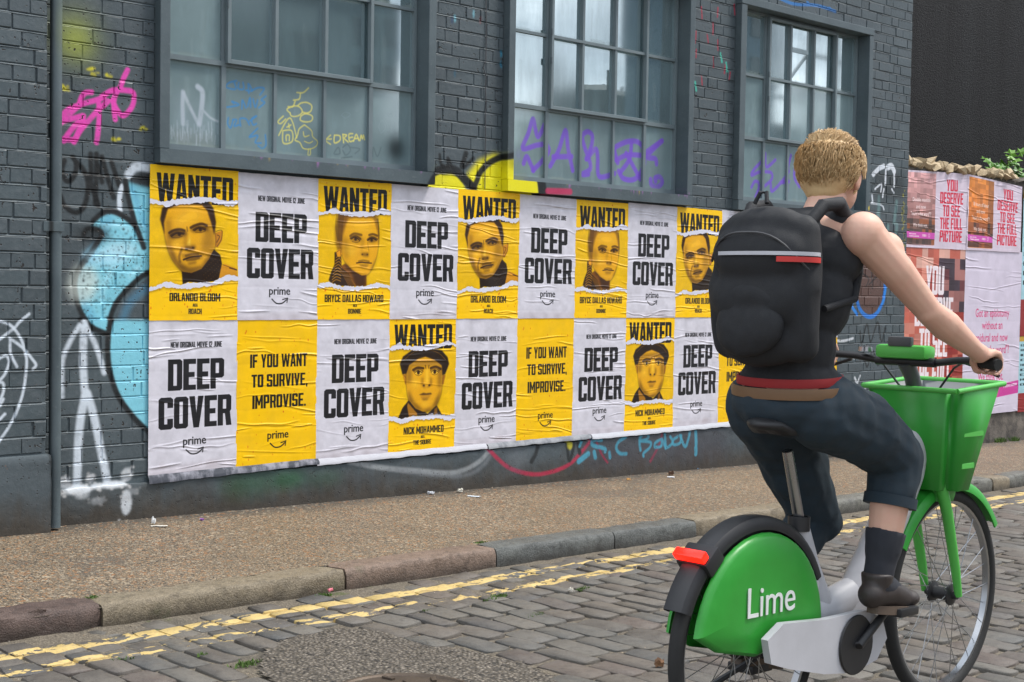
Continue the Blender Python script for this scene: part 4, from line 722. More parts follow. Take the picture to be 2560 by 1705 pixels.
# windows
zr = [.872, 1.317, 1.777, 2.238]
for wi, (a0, a1, b1, b0, bars) in enumerate(WINS):
    w = empty('window', ((a0+b0)/2, 0, WB+1.0)); w.parent = building
    mb = MB(); yf = -.052
    def piece(x0, x1, z0, z1, ya=yf, yb=.12, bv=.004): mb.box(x0, x1, ya, yb, z0, z1, bv)
    piece(a0, a1, WB+.07, WT-.056); piece(b1, b0, WB+.07, WT-.056); mb.box(a0-.004, b0+.004, yf-.004, .12, WT-.055, WT, .004)
    mb.add(*(lambda m: (m.v, m.f))(MB().prism([(a0, WB), (b0, WB), (b0, WB+.069), (a0, WB+.069)], yf-.006, .12)))
    s_ = mb.build('surround', m_steel, None); adopt(s_, w)
    gy = .078; mb = MB()   # fixed frame and glazing bars
    mb.box(a1+.001, b1-.001, .055, .1, .8455, .882); mb.box(a1+.001, b1-.001, .055, .1, 2.228, WT-.056); mb.box(a1+.001, a1+.045, .056, .1, .8825, 2.2275); mb.box(b1-.018, b1-.001, .056, .1, .8825, 2.2275)
    fr = mb.build('frame', m_bar, None); adopt(fr, w)
    edges = [a1+.045]+bars+[b1-.018]
    for bi, x in enumerate(bars):
        wd = .0135 if bi in (0, 3) else .010
        mb = MB(); mb.box(x-wd, x+wd, .060, .098, .8825, 1.3035); mb.box(x-wd, x+wd, .0635 if bi in (0, 3) else .05, .098, 1.3305, 2.2275); adopt(mb.build('glazing_bar', m_bar, None), w)
    mb = MB(); mb.box(edges[0], edges[5], .058, .0975, 1.304, 1.330); adopt(mb.build('glazing_bar', m_bar, None), w)
    for i in (0, 4):
        mb = MB(); mb.box(edges[i]+(.0138 if i else 0), edges[i+1]-(.0138 if i == 0 else 0), .0615, .0965, 1.768, 1.786); adopt(mb.build('glazing_bar', m_bar, None), w)
    mb = MB(); x0, x1 = bars[0]+.006, bars[3]-.006; z0, z1 = 1.318, 2.226   # opening casement, proud of the frame
    mb.box(x0, x0+.021, .034, .062, z0, z1, .002); mb.box(x1-.021, x1, .034, .062, z0, z1, .002); mb.box(x0+.0212, x1-.0212, .0345, .0618, z0, z0+.022, .002); mb.box(x0+.0212, x1-.0212, .0345, .0618, z1-.02, z1, .002)
    mb.box(x0+.0212, x1-.0212, .046, .0625, 1.768, 1.786); cs = mb.build('casement', m_bar, None); adopt(cs, w)
    for zz in (1.62, 1.80): mb = MB(); mb.lathe([(-.02, .0), (-.02, .006), (.02, .006), (.02, 0)], (x0-.003, .033, zz), 'z', 8); adopt(mb.build('hinge', m_steel, None), w)
    for r_ in range(3):
        for c_ in range(5):
            mb = MB(); j = random.uniform(-.0012, .0012); k = j+random.uniform(-.0012, .0012)
            mb.add([(edges[c_], gy+j, zr[r_]), (edges[c_+1], gy+k, zr[r_]), (edges[c_+1], gy+k+.0009*j/.0012, zr[r_+1]), (edges[c_], gy+j+.0009*j/.0012, zr[r_+1]), (edges[c_], gy+j+.006, zr[r_]), (edges[c_+1], gy+k+.006, zr[r_]), (edges[c_+1], gy+k+.0009*j/.0012+.006, zr[r_+1]), (edges[c_], gy+j+.0009*j/.0012+.006, zr[r_+1])],
                   [(0, 1, 2, 3), (7, 6, 5, 4), (0, 4, 5, 1), (3, 2, 6, 7), (0, 3, 7, 4), (1, 5, 6, 2)])
            film = r_ == 0 or (wi == 2 and r_ == 1 and c_ != 1) or (wi == 0 and r_ == 1 and c_ == 0)
            adopt(mb.build('pane', m_gl_film if film else m_gl_clear, None), w)
    mb = MB(); mb.box(a1-.02, b1+.02, .13, .14, .82, 2.27); bk = mb.build('dark_backing', simple('dark_interior', (.03, .035, .035), .8), None); adopt(bk, w)  # dark sheet added behind the panes in place of the unlit room
# thin cable hanging on the pier between the first two windows
f_ = lambda x, y: on_wall(1050+x/3.137, y/3.137, -.008)
pts = [f_(a, b) for a, b in ((520, -260), (519, 0), (520, 150), (519, 300), (517, 470), (497, 530), (520, 600), (512, 700), (520, 780), (514, 880), (513, 1060), (510, 1250), (508, 1480))]
mb = MB(); mb.tube([Vector((p[0], -.008+random.uniform(-.002, .002), p[2])) for p in pts], .0028, 6); bpart('cable', mb, simple('cable_paint', (.07, .07, .075), .5), smooth=True)
# ---------------------------------------------------------------- ground, pavement, kerb, setts
def yellow_paint(t, col, h):
    """worn double yellow lines following the kerb"""
    p = t.pos(); s = sep(t, p); y = t.math('SUBTRACT', s[1], t.math('MULTIPLY', s[0], .027)); y = t.math('ADD', y, t.math('MULTIPLY', t.math('SUBTRACT', t.noise(p, 7, 3, .6), .5), .022)); out = None
    for c, lo in ((-1.688, .50), (-1.897, .515)):
        d = t.math('ABSOLUTE', t.math('SUBTRACT', y, c)); e = t.rng(t.math('ADD', d, t.math('MULTIPLY', t.noise(p, 30, 4, .65), .014)), .049, .054, 1, 0)
        w = t.math('ADD', t.math('MULTIPLY', t.noise(t.scale(p, (1., 2.2, 1)), 3.4 if lo < .51 else 6.5, 4, .6), .75), t.math('MULTIPLY', t.noise(p, 28, 3, .6), .25)); thr = .575 if lo < .51 else .485
        e = t.math('MULTIPLY', e, t.rng(w, thr-.006, thr+.006, 1, 0)); out = e if out is None else t.math('MAXIMUM', out, e)
    yc = t.mix(t.noise(p, 16, 4, .6), (.48, .34, .11), (.62, .47, .20)); dirt = t.rng(t.noise(p, 70, 4, .7), .48, .66, 0, .55); yc = t.mix(dirt, yc, (.30, .22, .12))
    return t.mix(out, col, yc), t.math('ADD', h, t.math('MULTIPLY', out, .5))
def sett_mat(name, island):
    t = NT(name); p = t.pos(); rnd = t.n('ShaderNodeNewGeometry').outputs['Random Per Island'] if island else t.n('ShaderNodeObjectInfo').outputs['Random']
    q = t.ramp(rnd, (0., (.075, .066, .060)), (.2, (.135, .112, .094)), (.38, (.085, .090, .090)), (.55, (.160, .150, .132)), (.70, (.125, .090, .078)), (.85, (.055, .064, .074)), (1., (.20, .185, .16)))
    fine = t.noise(p, 190, 3, .7); mid = t.noise(p, 11, 5, .6); sp_ = t.vor(p, 420, o=0)
    c = t.mix(t.rng(mid, .32, .70), q, t.mix(.5, q, (.21, .19, .16))); c = t.mix(t.rng(fine, .35, .7, 0, .55), c, t.mix(.55, c, (.34, .33, .30))); c = t.mix(t.rng(sp_, .3, .1, 0, .35), c, (.04, .04, .04)); c = t.mix(t.rng(t.noise(p, 3.5, 4), .55, .7, 0, .4), c, (.20, .17, .13))
    c = t.mix(t.rng(t.noise(p, 34, 4, .7), .50, .70, 0, .5), c, (.055, .05, .045)); h = t.math('ADD', t.math('MULTIPLY', mid, 1.3), t.math('MULTIPLY', fine, .45)); c = t.mix(1., c, (.68, .665, .65), 'MULTIPLY'); c, h = yellow_paint(t, c, h)
    return t.set(c, t.rng(mid, .3, .7, .50, .75), 0, t.bump(h, .9, .005), .45)
m_sett, m_sett_far = sett_mat('sett_stone', False), sett_mat('sett_stone_far', True)
def grit_mat():
    t = NT('grit_joint'); p = t.pos(); a = t.vor(p, 150, o=1); n = t.noise(p, 9, 5, .65); c = t.mix(n, (.12, .10, .078), (.24, .215, .175)); hs = t.n('ShaderNodeSeparateColor'); t.l(a, hs.inputs[0])
    c = t.mix(t.rng(hs.outputs[0], .6, 1, 0, .6), c, (.38, .33, .26)); c = t.mix(t.rng(hs.outputs[1], .75, 1, 0, .6), c, (.06, .05, .045)); c = t.mix(t.rng(t.noise(p, 4, 4, .6), .56, .66, 0, .55), c, (.10, .095, .085)); c = t.mix(t.rng(t.noise(p, 3.1, 5, .7), .645, .69, 0, .6), c, (.075, .11, .025))
    h = t.math('ADD', t.vor(p, 150), t.math('MULTIPLY', n, 1.2)); c = t.mix(1., c, (.72, .70, .66), 'MULTIPLY'); c, h = yellow_paint(t, c, h); return t.set(c, .85, 0, t.bump(h, .8, .005), .3)
m_grit = grit_mat()
def agg(name, sc, cols, dark, base, bump=.8, dist=.004, peb=.45):
    t = NT(name); p = t.pos(); w = t.scale(p, (1., 1., .3)); v = t.n('ShaderNodeTexVoronoi'); v.inputs['Scale'].default_value = sc; t.l(w, v.inputs[0]); sc_ = t.n('ShaderNodeSeparateColor'); t.l(v.outputs[1], sc_.inputs[0])
    c = t.ramp(sc_.outputs[0], *cols); edge = t.rng(v.outputs[0], .30, .55, 0, .85); c = t.mix(edge, c, base); big = t.noise(p, 1.4, 5, .6); c = t.mix(t.rng(big, .42, .72, 0, .42), c, tuple(k*.62 for k in base)); c = t.mix(t.rng(sc_.outputs[1], .84, .9, 0, .9), c, dark)
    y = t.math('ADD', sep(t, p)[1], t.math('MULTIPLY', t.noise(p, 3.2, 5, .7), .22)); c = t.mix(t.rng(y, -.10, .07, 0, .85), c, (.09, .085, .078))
    c = t.mix(t.math('MULTIPLY', t.rng(t.noise(p, 2.3, 3, .5), .62, .66, 0, .5), 1), c, (.11, .10, .09))
    v2 = t.vor(w, sc*.6, o=1); s2 = t.n('ShaderNodeSeparateColor'); t.l(v2, s2.inputs[0]); c = t.mix(t.rng(s2.outputs[2], .93, .94, 0, peb), c, (.62, .55, .44)); c = t.mix(t.rng(s2.outputs[0], .93, .94, 0, peb), c, (.46, .20, .06))
    c = t.mix(1., c, (.73, .68, .61), 'MULTIPLY'); h = t.math('SUBTRACT', t.math('MULTIPLY', t.noise(p, 60, 3), .5), v.outputs[0]); return t.set(c, .62, 0, t.bump(h, bump, dist), .4)
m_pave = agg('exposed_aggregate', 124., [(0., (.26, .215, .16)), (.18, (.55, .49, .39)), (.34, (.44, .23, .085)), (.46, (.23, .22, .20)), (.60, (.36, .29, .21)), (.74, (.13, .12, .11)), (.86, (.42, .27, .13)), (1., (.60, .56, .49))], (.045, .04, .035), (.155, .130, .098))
m_asph = agg('worn_asphalt', 72., [(0., (.19, .175, .16)), (.3, (.33, .305, .275)), (.5, (.12, .11, .10)), (.75, (.40, .37, .335)), (1., (.24, .215, .185))], (.03, .028, .026), (.085, .078, .068), 1., .014, .0)
def sheet(name, x0, x1, y0, y1, nx, ny, zf, mat, kind='structure', lab=None, amp=0., sc=9.):
    v = []; Y0 = y0 if callable(y0) else (lambda x: y0); Y1 = y1 if callable(y1) else (lambda x: y1)
    for j in range(ny+1):
        for i in range(nx+1):
            x = x0+(x1-x0)*i/nx; y = Y0(x)+(Y1(x)-Y0(x))*j/ny; v.append((x, y, zf(x, y)+amp*mnoise.fractal(Vector((x*sc, y*sc, 1)), 1., 2., 4)))
    f = [(j*(nx+1)+i, j*(nx+1)+i+1, (j+1)*(nx+1)+i+1, (j+1)*(nx+1)+i) for j in range(ny) for i in range(nx)]
    o = link(name, mesh(name, v, f), mat, None, True); tag(o, lab, None, None, kind); return o
sheet('ground', -700, 700, -700, 700, 2, 2, lambda x, y: -1.7+SL*x, simple('far_ground', (.12, .115, .11), .9), lab='open ground beyond the street')
road = sheet('road', -5.5, 16, -9., lambda x: kerb_y(x)+.03, 430, 150, lambda x, y: road_z(x, y)-.011, m_grit, lab='street of worn stone setts with gritty joints', amp=.0045)
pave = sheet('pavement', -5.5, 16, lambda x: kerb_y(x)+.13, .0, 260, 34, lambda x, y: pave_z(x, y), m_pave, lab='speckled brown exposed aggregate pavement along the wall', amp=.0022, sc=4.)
# a big flat tract of road beyond the modelled setts, a few millimetres lower
sheet('road_beyond', -60, 90, -10.5, -8.9, 2, 2, lambda x, y: road_z(x, -9)-.03, m_grit, lab='far side of the street')
# setts, laid in courses across the road
def sett_variant(i):
    r = random.Random(900+i); n = 12; out = []
    for k in range(n):
        t = 2*math.pi*(k+.5)/n; c, s = math.cos(t), math.sin(t); q = .5/max(abs(c), abs(s)); q *= .93 if abs(abs(c)-abs(s)) < .35 else 1.; out.append((c*q*(1+r.uniform(-.07, .05)), s*q*(1+r.uniform(-.05, .03))))
    tilt = (r.uniform(-.006, .006), r.uniform(-.004, .004)); top = [(x*.91, y*.94, r.uniform(-.001, .001)+tilt[0]*x+tilt[1]*y) for x, y in out]; mid = [(x*.975, y*.985, -.0035) for x, y in out]; low = [(x, y, -.03) for x, y in out]
    v = [(0, 0, .0016)]+top+mid+low; f = [(0, 1+k, 1+(k+1) % n) for k in range(n)]
    for a in (1, 1+n): f += [(a+k, a+n+k, a+n+(k+1) % n, a+(k+1) % n) for k in range(n)]
    me = mesh('sett', v, f); me.materials.append(m_sett); me.shade_smooth(); return me
VST = [sett_variant(i) for i in range(14)]
patch = [(-1.9, -6), (-1.06, -2.6), (-.98, -2.38), (-.80, -2.16), (-.58, -2.04), (-.40, -2.06), (-.30, -2.16), (-.27, -2.4), (-.235, -2.6), (-.20, -2.85), (-.27, -3.1), (-.2, -6)]
def inside(P, x, y):
    c = False
    for i in range(len(P)):
        (x1, y1), (x2, y2) = P[i], P[i-1]
        if (y1 > y) != (y2 > y) and x < (x2-x1)*(y-y1)/(y2-y1)+x1: c = not c
    return c
setts = []; x = -3.6; ci = 0
while x < 13.5:
    w = random.uniform(.104, .136); y = kerb_y(x)-.02-random.uniform(.0, .16); skew = .02*math.sin(x*.9)
    while y > -7.2:
        l_ = random.uniform(.19, .285) if y < -1.95 else random.uniform(.12, .2); cy = y-l_/2; cx = x+w/2+skew*(cy+2)
        u, v_, d = project((cx, cy, road_z(cx, cy)))
        if d > 0 and -170 < u < 2730 and v_ < 1950 and not inside(patch, cx, cy): setts.append((cx, cy, w-.008, l_-.010, w*l_/d**3 if v_ < 1705 and -5 < u < 2565 else 0))
        y -= l_
    x += w; ci += 1
setts.sort(key=lambda s: -s[4]); stv, stf = [], []
for i, (cx, cy, w, l_, k) in enumerate(setts):
    me = random.choice(VST); gut = cy > kerb_y(cx)-.50; z = road_z(cx, cy)+mnoise.noise(Vector((cx*1.3, cy*1.3, 0)))*.007+random.uniform(-.0022, .0022)-(.0065 if gut else 0); rz = random.gauss(0, .028)+(random.gauss(0, .05) if gut else 0)+random.choice((0, math.pi)); sw = w*random.uniform(.95, 1.03); sl = l_*random.uniform(.95, 1.02)
    M_ = Matrix.Translation((cx, cy, z)) @ Matrix.Rotation(rz, 4, 'Z') @ Matrix.Rotation(SL*-1+random.gauss(0, .012), 4, 'Y') @ Matrix.Rotation(random.gauss(0, .010), 4, 'X') @ Matrix.Diagonal((sw, sl, 1, 1))
    if i < 300: o = link('sett', me, None, road); o.matrix_local = M_
    else: n = len(stv); stv += [M_ @ q.co for q in me.vertices]; stf += [tuple(j+n for j in q.vertices) for q in me.polygons]
o = link('far_setts', mesh('far_setts', stv, stf), m_sett_far, road, True); tag(o, kind='stuff')
# asphalt patch and manhole cover
bm = bmesh.new(); P2 = []
for i in range(len(patch)):
    a, b = Vector(patch[i-1]), Vector(patch[i]); n = max(1, int((b-a).length/.05))
    for k in range(n): q = a.lerp(b, (k+1)/n); P2.append(q+Vector((mnoise.noise(Vector((q.x*14, q.y*14, 2))), mnoise.noise(Vector((q.x*14, q.y*14, 7)))))*.018)
gx = np.arange(-2., 0, .014); vv = {}; vl = []; ff = []
P2t = [(p.x, p.y) for p in P2]
for i, a in enumerate(np.arange(-2.0, -.1, .02)):
    for j, b in enumerate(np.arange(-4.2, -1.9, .02)):
        if inside(P2t, a, b): vv[(i, j)] = len(vl); vl.append((a, b, road_z(a, b)+.001+.005*mnoise.fractal(Vector((a*22, b*22, 0)), 1., 2., 3)))
for (i, j), k in vv.items():
    if (i+1, j) in vv and (i, j+1) in vv and (i+1, j+1) in vv: ff.append((k, vv[(i+1, j)], vv[(i+1, j+1)], vv[(i, j+1)]))
bm.free(); mep = mesh('asphalt_patch', vl, ff); o = link('asphalt_patch', mep, m_asph, None, True); tag(o, 'rough dark asphalt repair patch in the setts beside the manhole cover', None, None, 'structure')
t = NT('cast_iron'); p = t.obj(); n = t.noise(p, 22, 4); m_iron = t.set(t.mix(n, (.06, .045, .035), (.13, .10, .075)), .55, .6, t.bump(t.noise(p, 120, 3), .3, .002))
mh = empty('manhole_cover', (-.80, -2.93, road_z(-.80, -2.93)+.006)); tag(mh, 'round cast iron manhole cover set in the asphalt patch', 'manhole cover')
mb = MB(); mb.lathe([(-.03, .24), (0., .24), (.002, .225), (-.004, .22), (-.004, .0)], (0, 0, 0), 'z', 40); mb.build('cover_plate', m_iron, mh, True)
for k in range(8):
    for r_ in (.07, .13, .19):
        a = k*math.pi/4+r_*6; mb = MB(); mb.box(-.022, .022, -.008, .008, -.004, .003, .0015); place(mb.build('raised_stud', m_iron, mh), (r_*math.cos(a), r_*math.sin(a), 0), (0, 0, a+.6))
# kerb stones
def kerb_mat(c1, c2, name):
    t = NT(name); p = t.pos(); a = t.noise(p, 5, 6, .65); b = t.noise(p, 150, 3, .7); n = sep(t, t.n('ShaderNodeNewGeometry').outputs['True Normal']); c = t.mix(t.rng(a, .32, .68), c1, c2); c = t.mix(t.rng(b, .42, .7, 0, .5), c, tuple(min(1, k*1.9) for k in c2))
    zz = t.math('ADD', t.math('SUBTRACT', sep(t, p)[2], t.math('MULTIPLY', sep(t, p)[0], SL)), t.math('MULTIPLY', t.noise(p, 14, 5, .7), .09)); c = t.mix(t.rng(zz, -1.075, -1.005, .92, 0), c, (.040, .033, .026)); c = t.mix(t.rng(t.vor(p, 330), .25, .08, 0, .4), c, (.03, .03, .03))
    c = t.mix(t.rng(t.noise(p, 3.2, 5, .7), .63, .7, 0, .35), c, (.09, .11, .04)); c = t.mix(t.rng(t.noise(p, 24, 4, .7), .48, .66, 0, .6), c, tuple(k*.45 for k in c1)); c = t.mix(1., c, (.70, .67, .62), 'MULTIPLY'); h = t.math('ADD', t.math('MULTIPLY', a, 1.6), t.math('MULTIPLY', b, .6)); return t.set(c, t.rng(a, .3, .7, .42, .7), 0, t.bump(h, 1., .009), .45)
kinds = {'red': kerb_mat((.085, .055, .048), (.14, .10, .09), 'red_granite'), 'tan': kerb_mat((.20, .165, .115), (.29, .25, .185), 'tan_granite'), 'pink': kerb_mat((.19, .135, .105), (.27, .20, .165), 'pink_granite'), 'blue': kerb_mat((.085, .095, .10), (.15, .165, .168), 'blue_granite'), 'grey': kerb_mat((.13, .135, .13), (.20, .205, .19), 'grey_granite')}
kerb = empty('kerb', (0, -1.4, -1.05)); tag(kerb, 'kerb of long weathered granite stones between pavement and road', None, None, 'structure')
joints = [-2.0, -1.045, .10, 1.01, 1.875, 2.575, 3.975, 4.75, 5.45, 6.19, 6.46, 7.2, 8., 8.9, 9.7, 10.6, 11.5, 12.4, 13.4, 14.5]
cl = ['red', 'tan', 'pink', 'blue', 'blue', 'tan', 'grey', 'tan', 'grey', 'tan', 'grey', 'grey', 'tan', 'grey', 'grey', 'tan', 'grey', 'grey', 'grey']
labs = {0: 'dark red kerb stone with a rough chipped face', 1: 'long tan kerb stone', 2: 'pinkish brown kerb stone', 3: 'smooth blue grey kerb stone', 5: 'tan kerb stone behind the cyclist'}
for i in range(len(joints)-1):
    xa, xb = joints[i]+.004, joints[i+1]-.004; nx = max(4, int((xb-xa)/.035)); prof = [(.0, -.13), (-.001, -.075), (-.001, -.03), (.006, -.011), (.013, -.0035), (.024, -.0005), (.075, .001), (.12, .0), (.148, -.001), (.15, -.03)]; v = []; r = random.Random(i*7)
    dy = r.uniform(-.008, .008); dz = r.uniform(-.004, .003); rg = 1. if i else 2.2
    for a in range(nx+1):
        x = xa+(xb-xa)*a/nx; endr = .006*max(0, 1-min(a, nx-a)/1.); x2 = x
        for (u, h) in prof:
            nn = mnoise.fractal(Vector((x*9+i*5, u*14, h*14)), 1., 2., 4)*.009*rg*(1 if h < -.006 else .45); v.append((x2+(nn if a in (0, nx) else 0), kerb_y(x)+dy+u+(nn if h < -.006 else 0)+(endr if u < .02 else 0), pave_z(x, kerb_y(x)+.14)+dz+.004+h+(nn if h > -.006 else 0)-endr))
    m_ = len(prof); f = [(a*m_+k, (a+1)*m_+k, (a+1)*m_+k+1, a*m_+k+1) for a in range(nx) for k in range(m_-1)]+[tuple(range(m_-1, -1, -1)), tuple(nx*m_+k for k in range(m_))]
    mb = MB(); mb.add(v, f); o = mb.build('kerb_stone', kinds[cl[i]], None, True, False)
    adopt(o, kerb)
    if i in labs: o['label'] = labs[i]
# dirt packed behind and between the kerb stones
sheet('kerb_bed', -5., 16, lambda x: kerb_y(x)+.01, lambda x: kerb_y(x)+.16, 200, 2, lambda x, y: pave_z(x, y)-.012, m_grit, lab='gritty bed under the kerb stones', amp=.002)

# ---------------------------------------------------------------- low wall with rubble top, dark building behind, far side of the street
t = NT('weathered_render'); p = t.pos(); a = t.noise(p, 6, 6, .7); m_wr = t.set(t.mix(t.rng(a, .35, .65), (.045, .04, .036), (.17, .145, .12)), .85, 0, t.bump(t.math('ADD', a, t.noise(p, 70, 4)), .8, .006))
low = empty('low_wall', (8.6, .05, -1.2)); tag(low, 'low rendered wall with a broken rubble top, covered in pink and white posters', 'wall')
X2 = 13.
mb = MB(); v = []; nx, nz = 90, 40
for j in range(nz+1):
    for i in range(nx+1):
        x = 7.135+(X2-7.135)*i/nx; z = -1.35+(1.27+1.35)*j/nz; v.append((x, .075+mnoise.fractal(Vector((x*5, z*5, 0)), 1., 2., 4)*.008, z))
f = [(j*(nx+1)+i, j*(nx+1)+i+1, (j+1)*(nx+1)+i+1, (j+1)*(nx+1)+i) for j in range(nz) for i in range(nx)]; mb.add(v, f); mb.box(7.135, X2, .09, .32, -1.35, 1.265); adopt(mb.build('render', m_wr, None, False, False), low)
t = NT('rubble'); p = t.pos(); a = t.noise(p, 12, 5, .65); m_rub = t.set(t.mix(a, (.30, .22, .125), (.62, .50, .33)), .9, 0, t.bump(t.math('ADD', a, t.noise(p, 90, 3)), .9, .006)); m_drk = kinds['blue']
x = 7.14; k = 0
while x < X2:
    w = random.choice((.03, .045, .06, .09, .12))*random.uniform(.8, 1.2)
    for yy in (.075, .16, .25):
        bm = bmesh.new(); bmesh.ops.create_icosphere(bm, subdivisions=1, radius=.5); sd_ = random.uniform(0, 99)
        for q in bm.verts: q.co *= 1+.8*mnoise.noise(q.co*2.2+Vector((sd_, 0, 0)))
        me = bpy.data.meshes.new('stone'); bm.to_mesh(me); bm.free(); o = link('stone', me, m_rub if x < 9.15 else m_wr); h = random.uniform(.035, .12)*(1 if x < 9.1 else .5); M_ = Matrix.Translation((x+w/2+random.uniform(-.02, .02), yy, 1.278+h*.32)) @ Matrix.Rotation(random.uniform(-.9, .9), 4, 'Y') @ Matrix.Rotation(random.uniform(-.7, .7), 4, 'Z') @ Matrix.Diagonal((w*1.5, .11, h, 1)); o.data.transform(M_); adopt(o, low)
        if x > 10: break
    x += w
t = NT('black_roughcast'); p = t.pos(); a = t.noise(t.scale(p, (1, 1, .12)), 1.6, 5, .6); b = t.noise(t.scale(p, (1, 1, 1.4)), 70, 4, .6); m_black = t.set(t.mix(t.rng(a, .3, .7), (.003, .0026, .003), (.008, .0072, .0078)), t.rng(a, .3, .7, .5, .7), 0, t.bump(b, 1., .012), .16)
db = empty('black_building', (12, .5, -1.2)); tag(db, 'tall windowless building with a black roughcast wall behind the low wall', 'building')
mb = MB(); mb.box(7.15, 40, .42, 9, -1.4, 12); adopt(mb.build('roughcast_wall', m_black, None), db)
mb = MB(); mb.box(7.12, 40.05, .36, .419, 12.0, 12.2); adopt(mb.build('coping', m_wr, None), db)
# the other side of the street, seen only as reflections in the glass
def far_building(name, x0, x1, y0, y1, h, color, floors, cols, label, glassy=False):
    r = empty(name, ((x0+x1)/2, y1, -1.2)); tag(r, label, 'building'); m = simple('facade_'+label.split()[0], color, .6 if not glassy else .3); mb = MB(); mb.box(x0, x1, y0, y1, -1.6, h); adopt(mb.build('wall', m, None), r)
    mb = MB(); mb.box(x0-.15, x1+.15, y0-.15, y1+.15, h+.003, h+.35); adopt(mb.build('parapet', m, None), r); mw = simple('far_glass', (.04, .05, .055), .15); pm = None
    for i in range(floors):
        for j in range(cols):
            zz = -.2+(h-.4)*i/max(1, floors)+.3; xx = x0+(x1-x0)*(j+.5)/cols; w_ = (x1-x0)/cols*.32; hh = (h/floors)*.30
            mb = MB(); mb.box(-w_, w_, -.05, .04, 0, hh*2); 
            if pm is None: pm = mb.build('window', mw, None).data; o = bpy.data.objects['window' if 'window' in bpy.data.objects else 'window']; bpy.data.objects.remove([q for q in bpy.data.objects if q.data == pm][0])
            o = link('window', pm, None); o.location = (xx, y1+.0, zz); adopt(o, r)
far_building('office_building', 8, 20.5, -34, -26, 8.2, (.13, .155, .16), 4, 7, 'grey office building across the street with four rows of windows')
far_building('brick_warehouse', 21.6, 38, -34, -26, 4.3, (.16, .13, .12), 2, 9, 'brown brick warehouse across the street beside the office building')
far_building('tower_block', 41.5, 44.2, -56, -52, 30, (.10, .13, .14), 12, 2, 'slim dark tower block far across the street')
far_building('glass_tower', 39, 42.3, -31, -26, 16, (.05, .09, .12), 8, 2, 'tall blue glass tower beside the scaffold across the street', True)
far_building('concrete_block', 44, 66, -42, -33, 7.6, (.12, .13, .14), 4, 8, 'dark concrete block behind the scaffold across the street')
gas = empty('gasholder', (52, -42, -1.2)); tag(gas, 'round dark gasholder drum behind the warehouse roof', 'gasholder'); m_g = simple('gasholder_steel', (.06, .065, .065), .6)
mb = MB(); mb.lathe([(-1.6, 2.6), (10.2, 2.6), (10.5, 2.3), (10.7, 0)], (52, -45, 0), 'z', 40); adopt(mb.build('drum', m_g, None), gas)
for k in range(12): a = k*math.pi/6; mb = MB(); mb.box(52+2.7*math.cos(a)-.06, 52+2.7*math.cos(a)+.06, -45+2.7*math.sin(a)-.06, -45+2.7*math.sin(a)+.06, -1.6, 11.2); adopt(mb.build('column', m_g, None), gas)
sc = empty('scaffold', (47, -28, -1.2)); tag(sc, 'tall white scaffold of crossed poles across the street', 'scaffold'); m_s = simple('scaffold_steel', (.55, .55, .55), .4)
for i in range(6):
    x0 = 42.8+i*2.2
    mb = MB(); mb.box(x0-.09, x0+.09, -28.1, -27.9, -1.6, 12.5); adopt(mb.build('standard', m_s, None), sc)
    for j in range(6):
        if i < 5:
            mb = MB(); mb.box(x0+.1, x0+2.1, -28.05, -27.95, j*2., j*2.+.18); adopt(mb.build('ledger', m_s, None), sc)
            if (i+j) % 2: mb = MB(); mb.tube([(x0, -28.15, j*2.), (x0+2.2, -28.15, j*2+2.)], .08, 6); adopt(mb.build('brace', m_s, None), sc)
# ---------------------------------------------------------------- posters
def poster_mesh(w, h, nx=20, ny=30, seed=0, curl=.002, wave=.0012, skew=(0, 0, 0, 0)):
    """paper hanging in x,z with its face to -y; skew lifts the four corners (tl, tr, bl, br)"""
    v = []; uv = []
    for j in range(ny+1):
        for i in range(nx+1):
            a, b = i/nx, j/ny; e = min(a, 1-a, b, 1-b); n = mnoise.noise(Vector((a*5+seed, b*7, seed)))
            z = -h*b+(1-b)*(skew[0]*(1-a)+skew[1]*a)+b*(skew[2]*(1-a)+skew[3]*a)+(mnoise.noise(Vector((a*9, seed, b*2)))*.0022 if j in (0, ny) else 0)
            v.append((w*a+(mnoise.noise(Vector((b*9, seed, a))) * .0016 if i in (0, nx) else 0), -wave*n-(curl*max(0, mnoise.noise(Vector((a*4, b*5, seed+9)))) if e < .03 else 0), z)); uv.append((a, 1-b))
    f = [((j+1)*(nx+1)+i, (j+1)*(nx+1)+i+1, j*(nx+1)+i+1, j*(nx+1)+i) for j in range(ny) for i in range(nx)]
    me = mesh('poster', v, f); ul = me.uv_layers.new(name='UVMap')
    for lp in me.loops: ul.data[lp.index].uv = uv[lp.vertex_index]
    me.shade_smooth(); return me
def hang(name, me, mat, loc, label, group, cat='poster'):
    o = link(name, me, mat); o.location = loc; tag(o, label, cat, group); return o
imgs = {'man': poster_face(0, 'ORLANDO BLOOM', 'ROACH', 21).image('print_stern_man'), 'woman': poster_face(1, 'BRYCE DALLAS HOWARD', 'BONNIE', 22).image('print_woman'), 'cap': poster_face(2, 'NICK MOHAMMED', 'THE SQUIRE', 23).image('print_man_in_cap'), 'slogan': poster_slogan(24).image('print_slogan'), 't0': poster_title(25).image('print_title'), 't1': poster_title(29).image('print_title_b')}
top_row = ['man', 't0', 'woman', 't1', 'man', 't0', 'woman', 't1', 'man', 't0', 'woman', 't1']
bot_row = ['t1', 'slogan', 't0', 'cap', 't1', 'slogan', 't0', 'cap', 't1', 'slogan', 't0', 'cap']
ORD = ['first', 'second', 'third', 'fourth', 'fifth', 'sixth']
